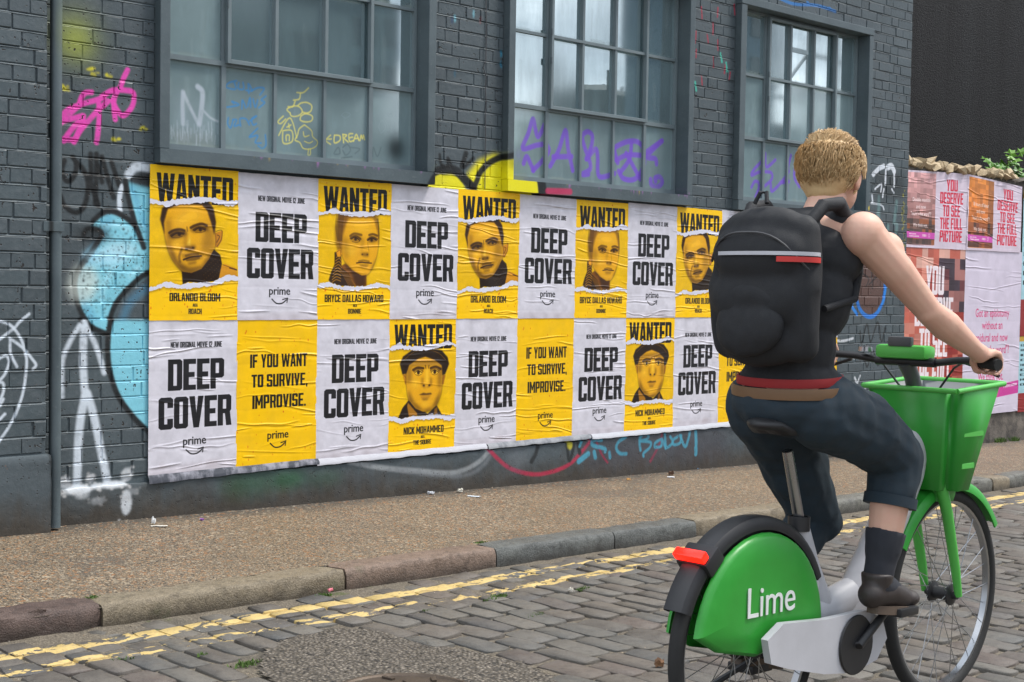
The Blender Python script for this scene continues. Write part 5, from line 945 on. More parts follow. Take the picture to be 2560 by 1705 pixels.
desc = {'man': 'yellow WANTED poster of a stern short-haired man, {} from the left', 'woman': 'yellow WANTED poster of a woman with a plait, {} from the left', 'cap': 'yellow WANTED poster of a startled man in a cap, {} from the left', 'slogan': 'yellow IF YOU WANT TO SURVIVE poster, {} from the left in the bottom row'}
grp = {'man': 'yellow posters of the stern man', 'woman': 'yellow posters of the woman', 'cap': 'yellow posters of the man in a cap', 'slogan': 'yellow slogan posters', 't': 'white title posters'}
PWM, PHM = .508, .762
for row, kinds_ in ((0, top_row), (1, bot_row)):
    cnt = {}
    for k, kd in enumerate(kinds_):
        key = 't' if kd in ('t0', 't1') else kd; cnt[key] = cnt.get(key, 0)+1; o_ = ORD[cnt[key]-1]
        lab = desc[key].format(o_) if key != 't' else 'white DEEP COVER poster, {} white one from the left in the {} row'.format(o_, 'top' if row == 0 else 'bottom')
        sd_ = row*50+k*3+1; him = creases(200, 300, sd_, 24).image('wrinkles', True); mt = poster_mat('poster_'+key, imgs[kd], him, .40 if key == 't' else .36)
        sk = (random.uniform(-.004, .004), random.uniform(-.004, .004), 0, 0) if row == 0 else (.006, .006, random.uniform(-.004, .004), random.uniform(-.004, .004))
        hang('poster', poster_mesh(PWM+.004, PHM, seed=sd_, skew=sk), mt, (k*PWM+random.uniform(-.001, .001), -.0135 if row == 0 else -.0105, PHM if row == 0 else 0.), lab, grp[key])
# remains of older posters showing under the bottom edge
def strip(x0, x1, z1a, z1b, col, lab, dark=None):
    t = NT('old_poster_paper'); p = t.pos(); n = t.noise(t.scale(p, (1, 1, .35)), 14, 4, .6); c = t.mix(t.rng(n, .42, .58), dark or col, col); mt = t.set(c, .5, 0, t.bump(t.noise(p, 25, 4), .6, .004), .4)
    w = x1-x0; nx = int(w/.03)+2; v = []
    for i in range(nx+1):
        a = i/nx; x = x0+w*a; zb_ = z1a+(z1b-z1a)*a+mnoise.noise(Vector((x*11, 3, 1)))*.006
        for b, y in ((0, -.0055), (.45, -.010), (.75, -.0255), (1, -.0265)): v.append((x, y-.0012*mnoise.noise(Vector((x*14, b, 4))), -.73+(zb_+.73)*b))
    f = [(i*4+k+1, (i+1)*4+k+1, (i+1)*4+k, i*4+k) for i in range(nx) for k in range(3)]; o = link('old_poster_strip', mesh('old_poster_strip', v, f), mt, None, True); tag(o, lab, 'poster remnant', 'strips of older posters under the bottom row')
strip(.0, 1.035, -.806, -.785, (.26, .26, .30), 'torn dark grey strip of an older poster at the lower left corner', (.05, .055, .07))
strip(1.02, 2.29, -.792, -.787, (.48, .48, .52), 'long white strip of paper under the second to fifth bottom posters')
strip(2.30, 3.22, -.79, -.785, (.19, .20, .22), 'dark grey strip of an older poster between two white strips', (.30, .31, .33))
strip(3.23, 4.72, -.792, -.79, (.48, .49, .53), 'white strip of paper above the light blue sprayed lettering')
strip(4.73, 6.1, -.80, -.795, (.42, .44, .47), 'silver and black strip of an older poster left of the cyclist', (.05, .06, .07))
# pink and white posters on the low wall
PK = (.80, .10, .22); MG = (.78, .22, .58)
def lines(c, ls, x0, x1, ys, hgt, color):
    for (tx, fx), y in zip(ls, ys): m = (x0+x1)/2; hw = (x1-x0)/2*fx; block(c, tx, m-hw, m+hw, y, y+hgt, color)
YD = [('YOU', .48), ('DESERVE', 1.), ('TO SEE', .75), ('THE FULL', .97), ('PICTURE', .97)]
def card(kind, first, seed):
    c = Canvas(380, 240, (.86, .80, .86)); paper(c, seed, .04); r = np.random.default_rng(seed); x0, x1, y0, y1 = 8, 178, 6, 232
    base = [((.80, .60, .60), (.40, .24, .20), (.16, .11, .09)), ((.86, .52, .20), (.62, .30, .09), (.20, .09, .06))][kind]
    c.poly([[(x0, y0+8), (x0+6, y0), (x1-6, y0), (x1, y0+8), (x1, y1-8), (x1-6, y1), (x0+6, y1), (x0, y1-8)]], base[0])
    for j in range(14):
        for i in range(9):
            t = j/13; a = x0+i*18.9; b = y0+j*16; col = np.array(base[0])*(1-t)+np.array(base[1])*t; col = col*(1+r.normal(0, .10))
            if t > .66: col = np.array(base[2])*(1+abs(r.normal(0, .8))) if r.random() < .6 else np.array((.55, .28, .12))
            if kind == 1 and i > 6: col = col*.7
            c.poly([[(a, b), (min(a+19, x1), b), (min(a+19, x1), min(b+16.2, y1)), (a, min(b+16.2, y1))]], np.clip(col, 0, 1), .85)
    TW = (.93, .86, .86)
    for s_, y, a, b in ((first, 96, 40, 146), ('and now', 118, 62, 120), ('"mum\'s the word"?', 140, 32, 152), ('We think not.', 176, 46, 134)): lower(c, s_, a, b, y, 9, TW, bold=.012)
    c.poly([[(x0, 190), (x1, 192), (x1, 212), (x0, 210)]], (.80, .30, .68)); block(c, 'FRIDA', 104, 128, 198, 205, TW); block(c, 'NOW CASTING', 24, 66, 196, 200, TW); block(c, 'FRIDALONDON', 24, 84, 203, 207, TW); c.ell(144, 201, 6, 6, TW, .8, 1); c.ell(144, 201, 4, 4, (.80, .30, .68), .9, 1)
    lines(c, YD, 206, 352, (22, 62, 102, 142, 182), 36, PK); return c
def mosaic(seed):
    c = Canvas(280, 400, (.8, .6, .55)); r = np.random.default_rng(seed); pal = [(.80, .50, .43), (.72, .36, .29), (.56, .13, .10), (.60, .17, .12), (.84, .64, .58)]
    for j in range(16):
        for i in range(11):
            u = i/10; v = j/15; col = np.array(pal[r.integers(0, 2)] if u < .35 else pal[r.integers(1, 4)])
            if v < .1: col = np.array(pal[4] if r.random() < .6 else pal[1])
            if u > .5 and .03 < v < .34: col = np.array([(.22, .15, .20), (.38, .16, .18), (.62, .40, .38)][r.integers(0, 3)])
            if v > .75: col = col*r.uniform(.75, 1.1)
            c.poly([[(i*25.5, j*25), (i*25.5+26, j*25), (i*25.5+26, j*25+26), (i*25.5, j*25+26)]], np.clip(col*(1+r.normal(0, .05)), 0, 1))
    lines(c, YD, 50, 226, (44, 116, 188, 260, 332), 66, (.92, .88, .90)); return c
def question(seed):
    c = Canvas(280, 400, (.86, .82, .89)); paper(c, seed, .05)
    for s_, y, a, b in (('Got an episiotomy', 162, 56, 222), ('without an', 192, 88, 190), ('epidural and now', 222, 56, 218), ('"mum\'s the word"?', 252, 48, 226), ('We think not.', 318, 76, 200)): lower(c, s_, a, b, y, 15, (.80, .16, .40), bold=.008)
    c.poly([[(0, 342), (280, 322), (280, 354), (0, 372)]], MG); block(c, 'NOW CASTING', 40, 160, 340, 358, (.9, .8, .88), -.06); block(c, 'FRIDALONDON', 205, 272, 332, 339, (.9, .8, .88), -.06); return c
def bluecard(seed):
    c = Canvas(260, 400, (.66, .84, .88)); paper(c, seed, .05); c.poly([[(0, 400), (260, 400), (260, 300), (0, 300)]], (.55, .10, .10)); r = np.random.default_rng(seed)
    for j in range(9): block(c, ['EXHIBITION', 'HERE NOW', 'OPEN'][j % 3], 8, 120+30*(j % 4), 40+j*26, 52+j*26, (.08, .16, .2))
    c.poly([[(0, 0), (260, 0), (260, 26), (0, 26)]], (.75, .6, .2)); return c
def wallpost(cv, x0, x1, z1, z0, lab, seed, skew=(0, 0, 0, 0), y=.058):
    w, h = x1-x0, z1-z0; him = creases(int(w*300), int(h*300), seed, 26).image('wrinkles', True)
    return hang('poster', poster_mesh(w, h, 20, 30, seed, .004, .003, skew), poster_mat('pink_poster', cv.image('print_campaign_'+str(seed)), him, .42), (x0, y, z1), lab, 'posters on the low wall')
wallpost(mosaic(61), 7.21, 8.25, .60, -.91, 'large red pixelated poster with white YOU DESERVE lettering on the low wall', 201, (0, 0, 0, -.01))
wallpost(question(62), 8.25, 9.34, .60, -.915, 'large white poster with pink question text and a pink bottom band', 202)
wallpost(card(0, 'Double mastitis', 63), 7.19, 8.25, 1.265, .585, 'wide poster with dusty pink left half beside the brick corner', 203, (-.03, .004, 0, .004), .054)
wallpost(card(1, '18 hours of labour', 64), 8.245, 9.29, 1.268, .59, 'wide poster with orange left half at the right of the low wall', 204, (.0, -.05, 0, .004), .051)
wallpost(bluecard(65), 9.345, 10.35, 1.2, -.2, 'pale blue poster at the right edge of the low wall', 205, y=.060)
wallpost(bluecard(66), 9.35, 10.3, -.205, -.93, 'dark red and blue poster at the right edge near the pavement', 206, y=.0625)

# ---------------------------------------------------------------- hire bicycle
BX = (0., -4.0, road_z(0, -4.0)+.002)
bike = empty('bicycle', BX, (0, .023, 0)); tag(bike, 'green and white electric hire bicycle with a front basket, ridden along the road', 'bicycle')
green = simple('green_plastic', (.030, .31, .035), .38, 0, .14, .12, 70); lgreen = simple('light_green_plastic', (.085, .44, .07), .38, 0, .05); white = simple('pale_grey_frame_paint', (.48, .48, .51), .36, 0, .14, .10); black = simple('black_plastic', (.016, .016, .018), .45, 0, .1); rubber = simple('tyre_rubber', (.018, .018, .018), .8, 0, .2, .3, 200); alu = simple('brushed_metal', (.42, .43, .45), .3, 1., .08, .05); dgrey = simple('dark_grey_plastic', (.075, .08, .085), .5)
HF, HR, WRd = Vector((.52, 0, .335)), Vector((-.52, 0, .320)), .335
def wheel(name, c, k=1.):
    n0 = len(bpy.data.objects)
    mb = MB(); mb.lathe([(-.013, .300), (-.010, .288), (.010, .288), (.013, .300), (.006, .297), (-.006, .297), (-.013, .300)], c, 'y', 56); rim = mb.build(name, alu, bike, True)
    mb = MB(); mb.lathe([(.022*math.sin(a)*.95, .313+.022*math.cos(a)) for a in np.linspace(-math.pi, math.pi, 13)], c, 'y', 64); mb.build('tyre', rubber, rim, True)
    mb = MB(); mb.lathe([(-.055, 0), (-.055, .012), (-.04, .014), (-.035, .034), (-.028, .034), (-.024, .020), (.024, .020), (.028, .034), (.035, .034), (.04, .014), (.055, .012), (.055, 0)], c, 'y', 20); mb.build('hub', black, rim, True)
    mb = MB()
    for k in range(28):
        a = 2*math.pi*k/28; s = 1 if k % 2 else -1; b = a+.45*(1 if (k//2) % 2 else -1); mb.tube([c+Vector((.032*math.cos(b), s*.031, .032*math.sin(b))), c+Vector((.289*math.cos(a), s*.004, .289*math.sin(a)))], .0014, 5)
    o = mb.build('spokes', alu, rim); tag(o, kind='stuff')
wheel('front_wheel', HF); wheel('rear_wheel', HR)
rw = bpy.data.objects['rear_wheel']
for q in [rw]+[c for c in rw.children if c.name.split('.')[0] in ('tyre', 'spokes')]: q.data.transform(Matrix.Translation(HR) @ Matrix.Diagonal((.945, 1, .945, 1)) @ Matrix.Translation(-HR))
def arc_band(c, r0, r1, hw, a0, a1, n=26, drop=.02):
    prof = [(-hw, r0-drop), (-hw, r0), (-hw*.75, r1-.003), (-hw*.3, r1), (hw*.3, r1), (hw*.75, r1-.003), (hw, r0), (hw, r0-drop), (hw*.85, r0-drop), (hw*.8, r0-.002), (0, r1-.006), (-hw*.8, r0-.002), (-hw*.85, r0-drop), (-hw, r0-drop)]
    m = MB(); m.lathe(prof, c, 'y', n, a0, a1); return m
arc_band(HF, .352, .366, .036, 35, 150).build('front_mudguard', green, bike, True); arc_band(HR, .330, .346, .038, 28, 158, drop=.02).build('rear_mudguard', black, bike, True)
# rear skirt guards: green half discs over the wheel
def guard(s):
    P = [(-.585, .335)]; poly = []
    for a in np.linspace(2, 172, 22):
        r = .282; poly.append((HR.x+r*math.cos(rad(a)), HR.z+.022+r*math.sin(rad(a))))
    poly = [(HR.x+.282, HR.z+.02)]+poly+[(HR.x-.280, HR.z+.06), (HR.x-.19, HR.z+.012), (HR.x-.03, HR.z-.022), (HR.x+.12, HR.z-.005)]
    n = len(poly); cx, cz = HR.x+.01, HR.z+.12; v = []
    for k, (q, y) in enumerate(((1., .044), (.985, .052), (.93, .060), (.6, .063), (.0, .064))): v += [(cx+(x-cx)*q, s*y, cz+(z-cz)*q) for x, z in poly]
    v += [(x, s*.040, z) for x, z in poly]
    f = [(k*n+i, k*n+(i+1) % n, (k+1)*n+(i+1) % n, (k+1)*n+i) for k in range(4) for i in range(n)]+[(5*n+i, 5*n+(i+1) % n, (i+1) % n, i) for i in range(n)]
    m = MB(); m.add(v, f); return m.build('wheel_guard', green, bike, True)
gr = guard(-1); gl_ = guard(1)
cu = bpy.data.curves.new('lettering', 'FONT'); cu.body = 'Lime'; cu.size = .115; cu.extrude = .0012; cu.offset = .0; cu.align_x = 'CENTER'; ob = bpy.data.objects.new('lettering', cu); COL.objects.link(ob); bpy.context.view_layer.update()
me = bpy.data.meshes.new_from_object(ob.evaluated_get(bpy.context.evaluated_depsgraph_get())); bpy.data.objects.remove(ob)
me.transform(Matrix.Rotation(math.pi/2, 4, 'X')); me.materials.clear(); wl = simple('white_print', (.78, .8, .78), .4)
o = link('lettering', me, wl, gr); o.location = (HR.x+.015, -.0665, HR.z+.090)
# tail light
t = NT('red_lamp'); t.set((.6, .01, .005), .2); t.b.inputs['Emission Color'].default_value = (1, .012, .004, 1); t.b.inputs['Emission Strength'].default_value = 1.8
m_red = t.m; mb = MB(); mb.box(-.014, .012, -.048, .048, -.011, .013, .005); o = mb.build('tail_light', m_red, bike, True); place(o, (HR.x-.250, 0, HR.z+.262), (0, rad(-42), 0))
mb = MB(); mb.box(-.02, .05, -.05, .05, -.028, .020, .008); o = mb.build('tail_light_housing', black, bike, True); place(o, (HR.x-.224, 0, HR.z+.240), (0, rad(-42), 0))
# frame
mb = MB(); mb.tube([(.335, 0, .95), (.35, 0, .86), (.36, 0, .78)], [.030, .030, .031], 18); mb.build('head_tube', white, bike, True)
mb = MB(); mb.tube([(.345, 0, .85), (.285, 0, .735), (.20, 0, .62), (.10, 0, .49), (-.01, 0, .375), (-.12, 0, .31)], [.046, .058, .064, .064, .060, .056], 20, sx=.78); mb.build('down_tube', white, bike, True)
mb = MB(); mb.tube([(-.02, 0, .39), (-.14, 0, .36), (-.25, 0, .36)], [.055, .06, .05], 16, sx=.8); mb.tube([(-.15, 0, .34), (-.235, 0, .50), (-.29, 0, .62)], [.040, .030, .027], 16); mb.build('seat_tube', white, bike, True)
mb = MB(); mb.tube([(-.28, 0, .60), (-.36, 0, .83)], .0155, 14); mb.build('seat_post', alu, bike, True); mb = MB(); mb.lathe([(-.02, .031), (.02, .031), (.02, .024), (-.02, .024)], (-.292, 0, .625), 'z', 18); mb.build('seat_clamp', black, bike, True)
mb = MB()
for s in (-1, 1): mb.tube([(-.14, s*.03, .31), (-.26, s*.052, .315), (-.45, s*.075, .33), (-.525, s*.078, .320)], [.030, .030, .024, .018], 12)
mb.build('chain_stay', white, bike, True)
mb = MB(); P = [(-.57, .355), (-.55, .29), (-.47, .265), (-.3, .225), (-.15, .205), (-.03, .225), (.02, .28), (-.01, .345), (-.10, .375), (-.3, .375), (-.5, .39)]; mb.prism(P, -.105, -.083); mb.build('chain_guard', white, bike)
mb = MB(); mb.lathe([(-.075, 0), (-.075, .055), (-.065, .062), (.065, .062), (.075, .055), (.075, 0)], (-.15, 0, .285), 'y', 24); mb.build('motor_cover', dgrey, bike, True)
mb = MB(); mb.box(-.34, -.24, -.045, .045, .36, .47, .015); mb.build('battery_cover', white, bike, True)
# saddle
bm = bmesh.new(); bmesh.ops.create_uvsphere(bm, u_segments=24, v_segments=14, radius=1)
for q in bm.verts:
    x_ = q.co.x; wd = .085 if x_ < -.2 else .085-.06*min(1, (x_+.2)/.8); q.co = Vector((-.375+x_*.135, q.co.y*wd, .895+max(q.co.z, -.5)*.032+(.012 if x_ < -.6 else 0)))
me = bpy.data.meshes.new('saddle'); bm.to_mesh(me); bm.free(); link('saddle', me, black, bike, True)
# fork, stem, bars
mb = MB()
for s in (-1, 1): mb.tube([(.365, s*.03, .775), (.37, s*.052, .745), (.43, s*.058, .60), (.495, s*.058, .42), (.52, s*.058, .335)], [.020, .021, .018, .015, .012], 12)
mb.tube([(.366, -.045, .765), (.366, .045, .765)], .022, 12); mb.build('fork', lgreen, bike, True)
mb = MB(); mb.tube([(.335, 0, .93), (.285, 0, 1.03), (.245, 0, 1.075)], [.026, .024, .026], 16); mb.build('stem', dgrey, bike, True)
mb = MB(); mb.tube([(.285, -.10, 1.075), (.285, .10, 1.075)], .0145, 14); hb = [(.285, .0, 1.075), (.29, .10, 1.075), (.285, .17, 1.085), (.262, .235, 1.088), (.235, .32, 1.08)]
for s in (-1, 1): mb.tube([(a, s*b, c) for a, b, c in hb], .0112, 12)
mb.build('handlebar', black, bike, True)
for s in (-1, 1):
    mb = MB(); mb.tube([(.262-.004, s*.237, 1.088), (.235, s*.325, 1.08)], [.0165, .0175], 14); mb.build('grip', rubber, bike, True)
    mb = MB(); mb.tube([(.285, s*.19, 1.082), (.315, s*.21, 1.072), (.31, s*.29, 1.045)], [.006, .006, .005], 8); mb.build('brake_lever', black, bike, True)
    mb = MB(); mb.tube([(.30, s*.18, 1.08), (.36, s*.12, 1.06), (.38, s*.04, .96), (.37, s*.02, .86)], .0035, 8); mb.build('brake_cable', black, bike, True)
mb = MB(); mb.box(.245, .315, -.085, .085, 1.083, 1.125, .014); mb.build('cockpit', lgreen, bike, True); mb = MB(); mb.box(.243, .262, -.04, .04, 1.120, 1.150, .006); mb.build('phone_holder', dgrey, bike, True)
mb = MB(); mb.lathe([(0, .0), (0, .022), (.014, .020), (.02, 0)], (.268, .13, 1.10), 'z', 16); mb.build('bell', alu, bike, True)
for q in list(bike.children):
    if q.name.split('.')[0] in ('handlebar', 'grip', 'brake_lever', 'brake_cable', 'cockpit', 'phone_holder', 'bell'): q.data.transform(Matrix.Translation((-.04, 0, 0)))
# basket: open tapered box
def shell(x0, x1, w, z, X0, X1, Wt, Z0, Z1):   # bottom box and top rim
    lo = [(x0, -w, z), (x1, -w, z), (x1, w, z), (x0, w, z)]; hi = [(X0, -Wt, Z0), (X1, -Wt, Z1), (X1, Wt, Z1), (X0, Wt, Z0)]; return lo, hi
lo, hi = shell(.395, .525, .10, .655, .305, .60, .160, 1.0, 1.02); bm = bmesh.new(); a = [bm.verts.new(q) for q in lo]; b = [bm.verts.new(q) for q in hi]
for i in range(4): bm.faces.new((a[i], a[(i+1) % 4], b[(i+1) % 4], b[i]))
bm.faces.new(a[::-1]); ed = [e for e in bm.edges if abs(e.verts[0].co.z-e.verts[1].co.z) > .2 or (e.verts[0].co.z < .7 and e.verts[1].co.z < .7)]; bmesh.ops.bevel(bm, geom=ed, offset=.04, segments=4, affect='EDGES'); me = bpy.data.meshes.new('basket'); bm.to_mesh(me); bm.free()
bk = link('basket', me, green, bike, True); md = bk.modifiers.new('thickness', 'SOLIDIFY'); md.thickness = .006; md.offset = 1
me2 = me.copy(); me2.materials.clear(); me2.transform(Matrix.Translation((.457, 0, .86)) @ Matrix.Diagonal((.95, .955, .985, 1)) @ Matrix.Translation((-.457, 0, -.86))); li = link('basket_liner', me2, simple('grey_liner', (.20, .21, .22), .5), bike, True); md = li.modifiers.new('thickness', 'SOLIDIFY'); md.thickness = .003; md.offset = 1
mb = MB(); rimp = [(.305, -.160, 1.002), (.600, -.160, 1.022), (.600, .160, 1.022), (.305, .160, 1.002), (.305, -.160, 1.002)]
for q in range(4): mb.tube([rimp[q], rimp[q+1]], .0085, 10)
mb.build('basket_rim', lgreen, bike, True)
for z in (.76, .86):
    mb = MB(); k_ = (z-.655)/.37; x0, x1, w = .395-.09*k_, .525+.075*k_, .10+.06*k_; mb.box(x0+.05, x1-.05, -w-.008, -w-.002, z, z+.018, .002); mb.build('basket_rib', lgreen, bike)
mb = MB(); mb.tube([(.37, 0, .70), (.45, 0, .662)], .014, 8); mb.tube([(.37, .05, .90), (.40, .06, .90)], .008, 8); mb.build('basket_bracket', black, bike, True)
t = NT('lamp_lens'); t.set((.85, .86, .88), .1); mb = MB(); mb.lathe([(0, .0), (0, .022), (.012, .028), (.014, 0)], (.60, 0, .84), 'x', 18); mb.build('headlight', t.m, bike, True)
for q in list(bike.children):
    if q.name.split('.')[0] in ('basket', 'basket_liner', 'basket_rim', 'basket_rib', 'headlight'): q.data.transform(Matrix.Translation((-.035, 0, -.01)))
# drive
BB = Vector((-.15, 0, .285)); PR, PL = Vector((-.012, -.15, .375)), Vector((-.288, .15, .195))
mb = MB(); mb.lathe([(-.112, .0), (-.112, .082), (-.108, .085), (-.106, .0)], BB, 'y', 32); mb.build('chainring', black, bike, True)
for Pd, s in ((PR, -1), (PL, 1)):
    mb = MB(); mb.tube([BB+Vector((0, s*.09, 0)), BB+Vector((0, s*.118, 0)), Vector((Pd.x, s*.125, Pd.z))], [.014, .013, .011], 10); mb.build('crank', black, bike, True)
    mb = MB(); mb.box(Pd.x-.048, Pd.x+.048, Pd.y-.045, Pd.y+.045, Pd.z-.012, Pd.z+.012, .005); mb.build('pedal', black, bike, True)
mb = MB(); mb.tube([(-.30, .06, .27), (-.42, .12, .20), (-.50, .15, .16)], [.010, .009, .010], 8); mb.build('kickstand', black, bike, True)

# ---------------------------------------------------------------- rider
rider = empty('person', BX, (0, .023, 0)); tag(rider, 'cyclist in a sleeveless black top and dark jeans cut below the knee, riding away', 'person')
class Body:
    """tapered capsules and ellipsoids, fused into one continuous surface"""
    def __init__(s): s.bm = bmesh.new()
    def ell(s, c, r, rot=(0, 0, 0), seg=20):
        from mathutils import Euler
        m = Matrix.Translation(c) @ Euler(tuple(rad(a) for a in rot)).to_matrix().to_4x4() @ Matrix.Diagonal((r[0], r[1], r[2], 1)); bmesh.ops.create_uvsphere(s.bm, u_segments=seg, v_segments=seg//2+2, radius=1, matrix=m); return s
    def cap(s, pts, rr, n=14, flat=(False, False)):
        m = MB(); P = [Vector(p) for p in pts]; m.tube(P, list(rr), n); vs = [s.bm.verts.new(v) for v in m.v]
        for f in m.f: s.bm.faces.new([vs[i] for i in f])
        for k in (0, -1):
            if not flat[k]: s.ell(P[k], (rr[k],)*3, seg=14)
        for p, r in list(zip(P, rr))[1:-1]: s.ell(p, (r,)*3, seg=14)
        return s
    def done(s, name, mat, parent, vox=.006, sm=5, fold=0., fs=14.):
        me = bpy.data.meshes.new(name); s.bm.to_mesh(me); s.bm.free(); o = bpy.data.objects.new(name, me); COL.objects.link(o)
        r = o.modifiers.new('fuse', 'REMESH'); r.mode = 'VOXEL'; r.voxel_size = vox; q = o.modifiers.new('smooth', 'SMOOTH'); q.iterations = sm; q.factor = .5
        me2 = bpy.data.meshes.new_from_object(o.evaluated_get(bpy.context.evaluated_depsgraph_get())); bpy.data.objects.remove(o)
        if fold:
            for v in me2.vertices: p = v.co; n = mnoise.noise(Vector((p.x*fs, p.y*fs, p.z*fs*.8)))+.5*mnoise.noise(Vector((p.x*fs*2.3, p.y*fs*2.3, p.z*fs*1.6))); v.co = p+v.normal*n*fold
        me2.materials.clear(); me2.name = name; return link(name, me2, mat, parent, True)
t = NT('skin'); p = t.obj(); a = t.noise(p, 9, 4, .6); t.set(t.mix(t.rng(t.noise(p, 26, 4, .7), .4, .7, 0, .5), t.mix(a, (.56, .31, .22), (.70, .45, .34)), (.66, .34, .26)), .56, 0, t.bump(t.noise(p, 220, 3), .15, .001), .45); t.b.inputs['Subsurface Weight'].default_value = .08; t.b.inputs['Subsurface Radius'].default_value = (.02, .008, .004); skin = t.m
B = Body()
hipR, hipL, knR, knL, anR, anL = (-.34, -.09, .95), (-.34, .09, .95), (-.025, -.135, .815), (-.03, .115, .60), (-.105, -.14, .46), (-.335, .14, .295)
B.cap([hipR, (-.18, -.118, .895), knR], [.085, .078, .056]); B.cap([knR, (-.052, -.14, .69), (-.078, -.14, .56), anR], [.054, .056, .045, .034])
B.cap([hipL, (-.18, .11, .80), knL], [.085, .076, .055]); B.cap([knL, (-.12, .13, .54), (-.24, .137, .43), anL], [.053, .056, .043, .034])
for an, ft in ((anR, (-.015, -.145, .415)), (anL, (-.25, .148, .238))): B.cap([an, ((an[0]+ft[0])/2, (an[1]+ft[1])/2, (an[2]+ft[2])/2+.004), ft], [.036, .036, .028])
B.ell((-.36, 0, .99), (.115, .155, .12)).ell((-.365, 0, 1.10), (.088, .124, .13), (0, 8, 0)).ell((-.335, 0, 1.24), (.092, .142, .15), (0, 14, 0)).ell((-.305, 0, 1.355), (.094, .152, .12), (0, 18, 0)).ell((-.30, 0, 1.43), (.075, .15, .06), (0, 20, 0))
B.cap([(-.28, 0, 1.43), (-.24, 0, 1.48), (-.212, .0, 1.53)], [.062, .056, .054])
SHR, SHL = (-.30, -.175, 1.425), (-.28, .175, 1.425); ELR, WRR = (-.105, -.268, 1.225), (.125, -.292, 1.118); ELL, WRL = (-.09, .25, 1.22), (.125, .292, 1.118)
for sh_, el_, wr_, s in ((SHR, ELR, WRR, -1), (SHL, ELL, WRL, 1)):
    B.ell(sh_, (.062, .058, .062)); md_ = tuple((a+b)/2 for a, b in zip(sh_, el_)); B.cap([sh_, (md_[0]-.01, md_[1]+s*.006, md_[2]+.006), el_], [.057, .048, .036]); B.ell(tuple(a+b for a, b in zip(el_, (-.012, 0, .0))), (.030, .032, .034)); B.ell(tuple(a*.72+b*.28+c for a, b, c in zip(sh_, el_, (.012, s*.006, .012))), (.055, .046, .055)); fm = tuple(a+(b-a)*.35 for a, b in zip(el_, wr_)); B.cap([el_, fm, wr_], [.037, .043, .0255])
    # hand: palm over the grip, four unequal fingers curled round it, thumb beneath on the inner side
    g = Vector((.207, s*.283, 1.084)); ax = Vector((-.027, s*.088, -.008)).normalized(); B.cap([Vector(wr_), Vector(wr_)*.45+(g+Vector((-.03, 0, .022)))*.55], [.027, .028])
    for q in (-.028, -.010, .010, .028): B.cap([g+Vector((-.045, 0, .024))+ax*q*.85, g+Vector((-.008, 0, .033))+ax*q, g+Vector((.016, 0, .030))+ax*q*1.1], [.013, .0125, .0105], 10)
    for q, ln_, rr_ in ((-.033, .92, .0088), (-.011, 1.05, .0092), (.011, 1., .0088), (.032, .84, .0078)):
        k = g+ax*q*1.15; B.cap([k+Vector((.014, 0, .030)), k+Vector((.032*ln_, 0, .014)), k+Vector((.033*ln_, 0, -.010)), k+Vector((.014, 0, -.028*ln_)), k+Vector((-.004, 0, -.027))], [rr_*1.1, rr_, rr_*.97, rr_*.92, rr_*.85], 9)
    k = g-ax*.036; B.cap([g+Vector((-.042, 0, .016))-ax*.022, k+Vector((-.026, 0, -.004)), k+Vector((-.008, 0, -.026)), k+Vector((.014, 0, -.030))], [.0125, .0115, .0102, .009], 10)
# head, facing along the road and a little to the left
HC = Vector((-.170, .012, 1.597)); HM = Matrix.Translation(HC) @ Matrix.Rotation(rad(10), 4, 'Z') @ Matrix.Rotation(rad(6), 4, 'Y')
def h(x, y, z): return tuple(HM @ Vector((x, y, z)))
B.ell(h(-.012, 0, .022), (.098, .076, .088), (0, 0, 10), 28).ell(h(.028, 0, -.035), (.066, .060, .070), (0, 0, 10), 24).ell(h(.055, 0, -.082), (.030, .028, .026)).ell(h(.072, 0, .035), (.026, .052, .020)).ell(h(-.05, 0, -.03), (.05, .055, .05))
B.cap([h(.090, 0, .020), h(.103, 0, -.005), h(.112, 0, -.020)], [.009, .011, .013], 10).ell(h(.100, .013, -.026), (.010, .008, .007)).ell(h(.100, -.013, -.026), (.010, .008, .007)).ell(h(.088, 0, -.055), (.013, .025, .008)).ell(h(.084, 0, -.065), (.014, .022, .008))
for s in (-1, 1): B.ell(h(.066, s*.036, .0), (.020, .022, .018)).ell(h(-.008, s*.079, -.008), (.019, .008, .032), (0, 12, 10)).ell(h(-.002, s*.074, -.030), (.010, .008, .012)).ell(h(.088, s*.024, .030), (.010, .018, .006))
body = B.done('body', skin, rider, .0052, 3)
eyem = simple('eye', (.75, .74, .72), .15); irm = simple('iris', (.06, .09, .10), .2)
for s in (-1, 1):
    mb = MB(); c = Vector(h(.079, s*.030, .008)); bm = bmesh.new(); bmesh.ops.create_uvsphere(bm, u_segments=16, v_segments=10, radius=.0125, matrix=Matrix.Translation(c)); me = bpy.data.meshes.new('eye'); bm.to_mesh(me); bm.free(); e_ = link('eye', me, eyem, body, True)
    bm = bmesh.new(); bmesh.ops.create_uvsphere(bm, u_segments=12, v_segments=8, radius=.0062, matrix=Matrix.Translation(Vector(h(.0865, s*.030, .008)))); me = bpy.data.meshes.new('iris'); bm.to_mesh(me); bm.free(); link('iris', me, irm, e_, True)
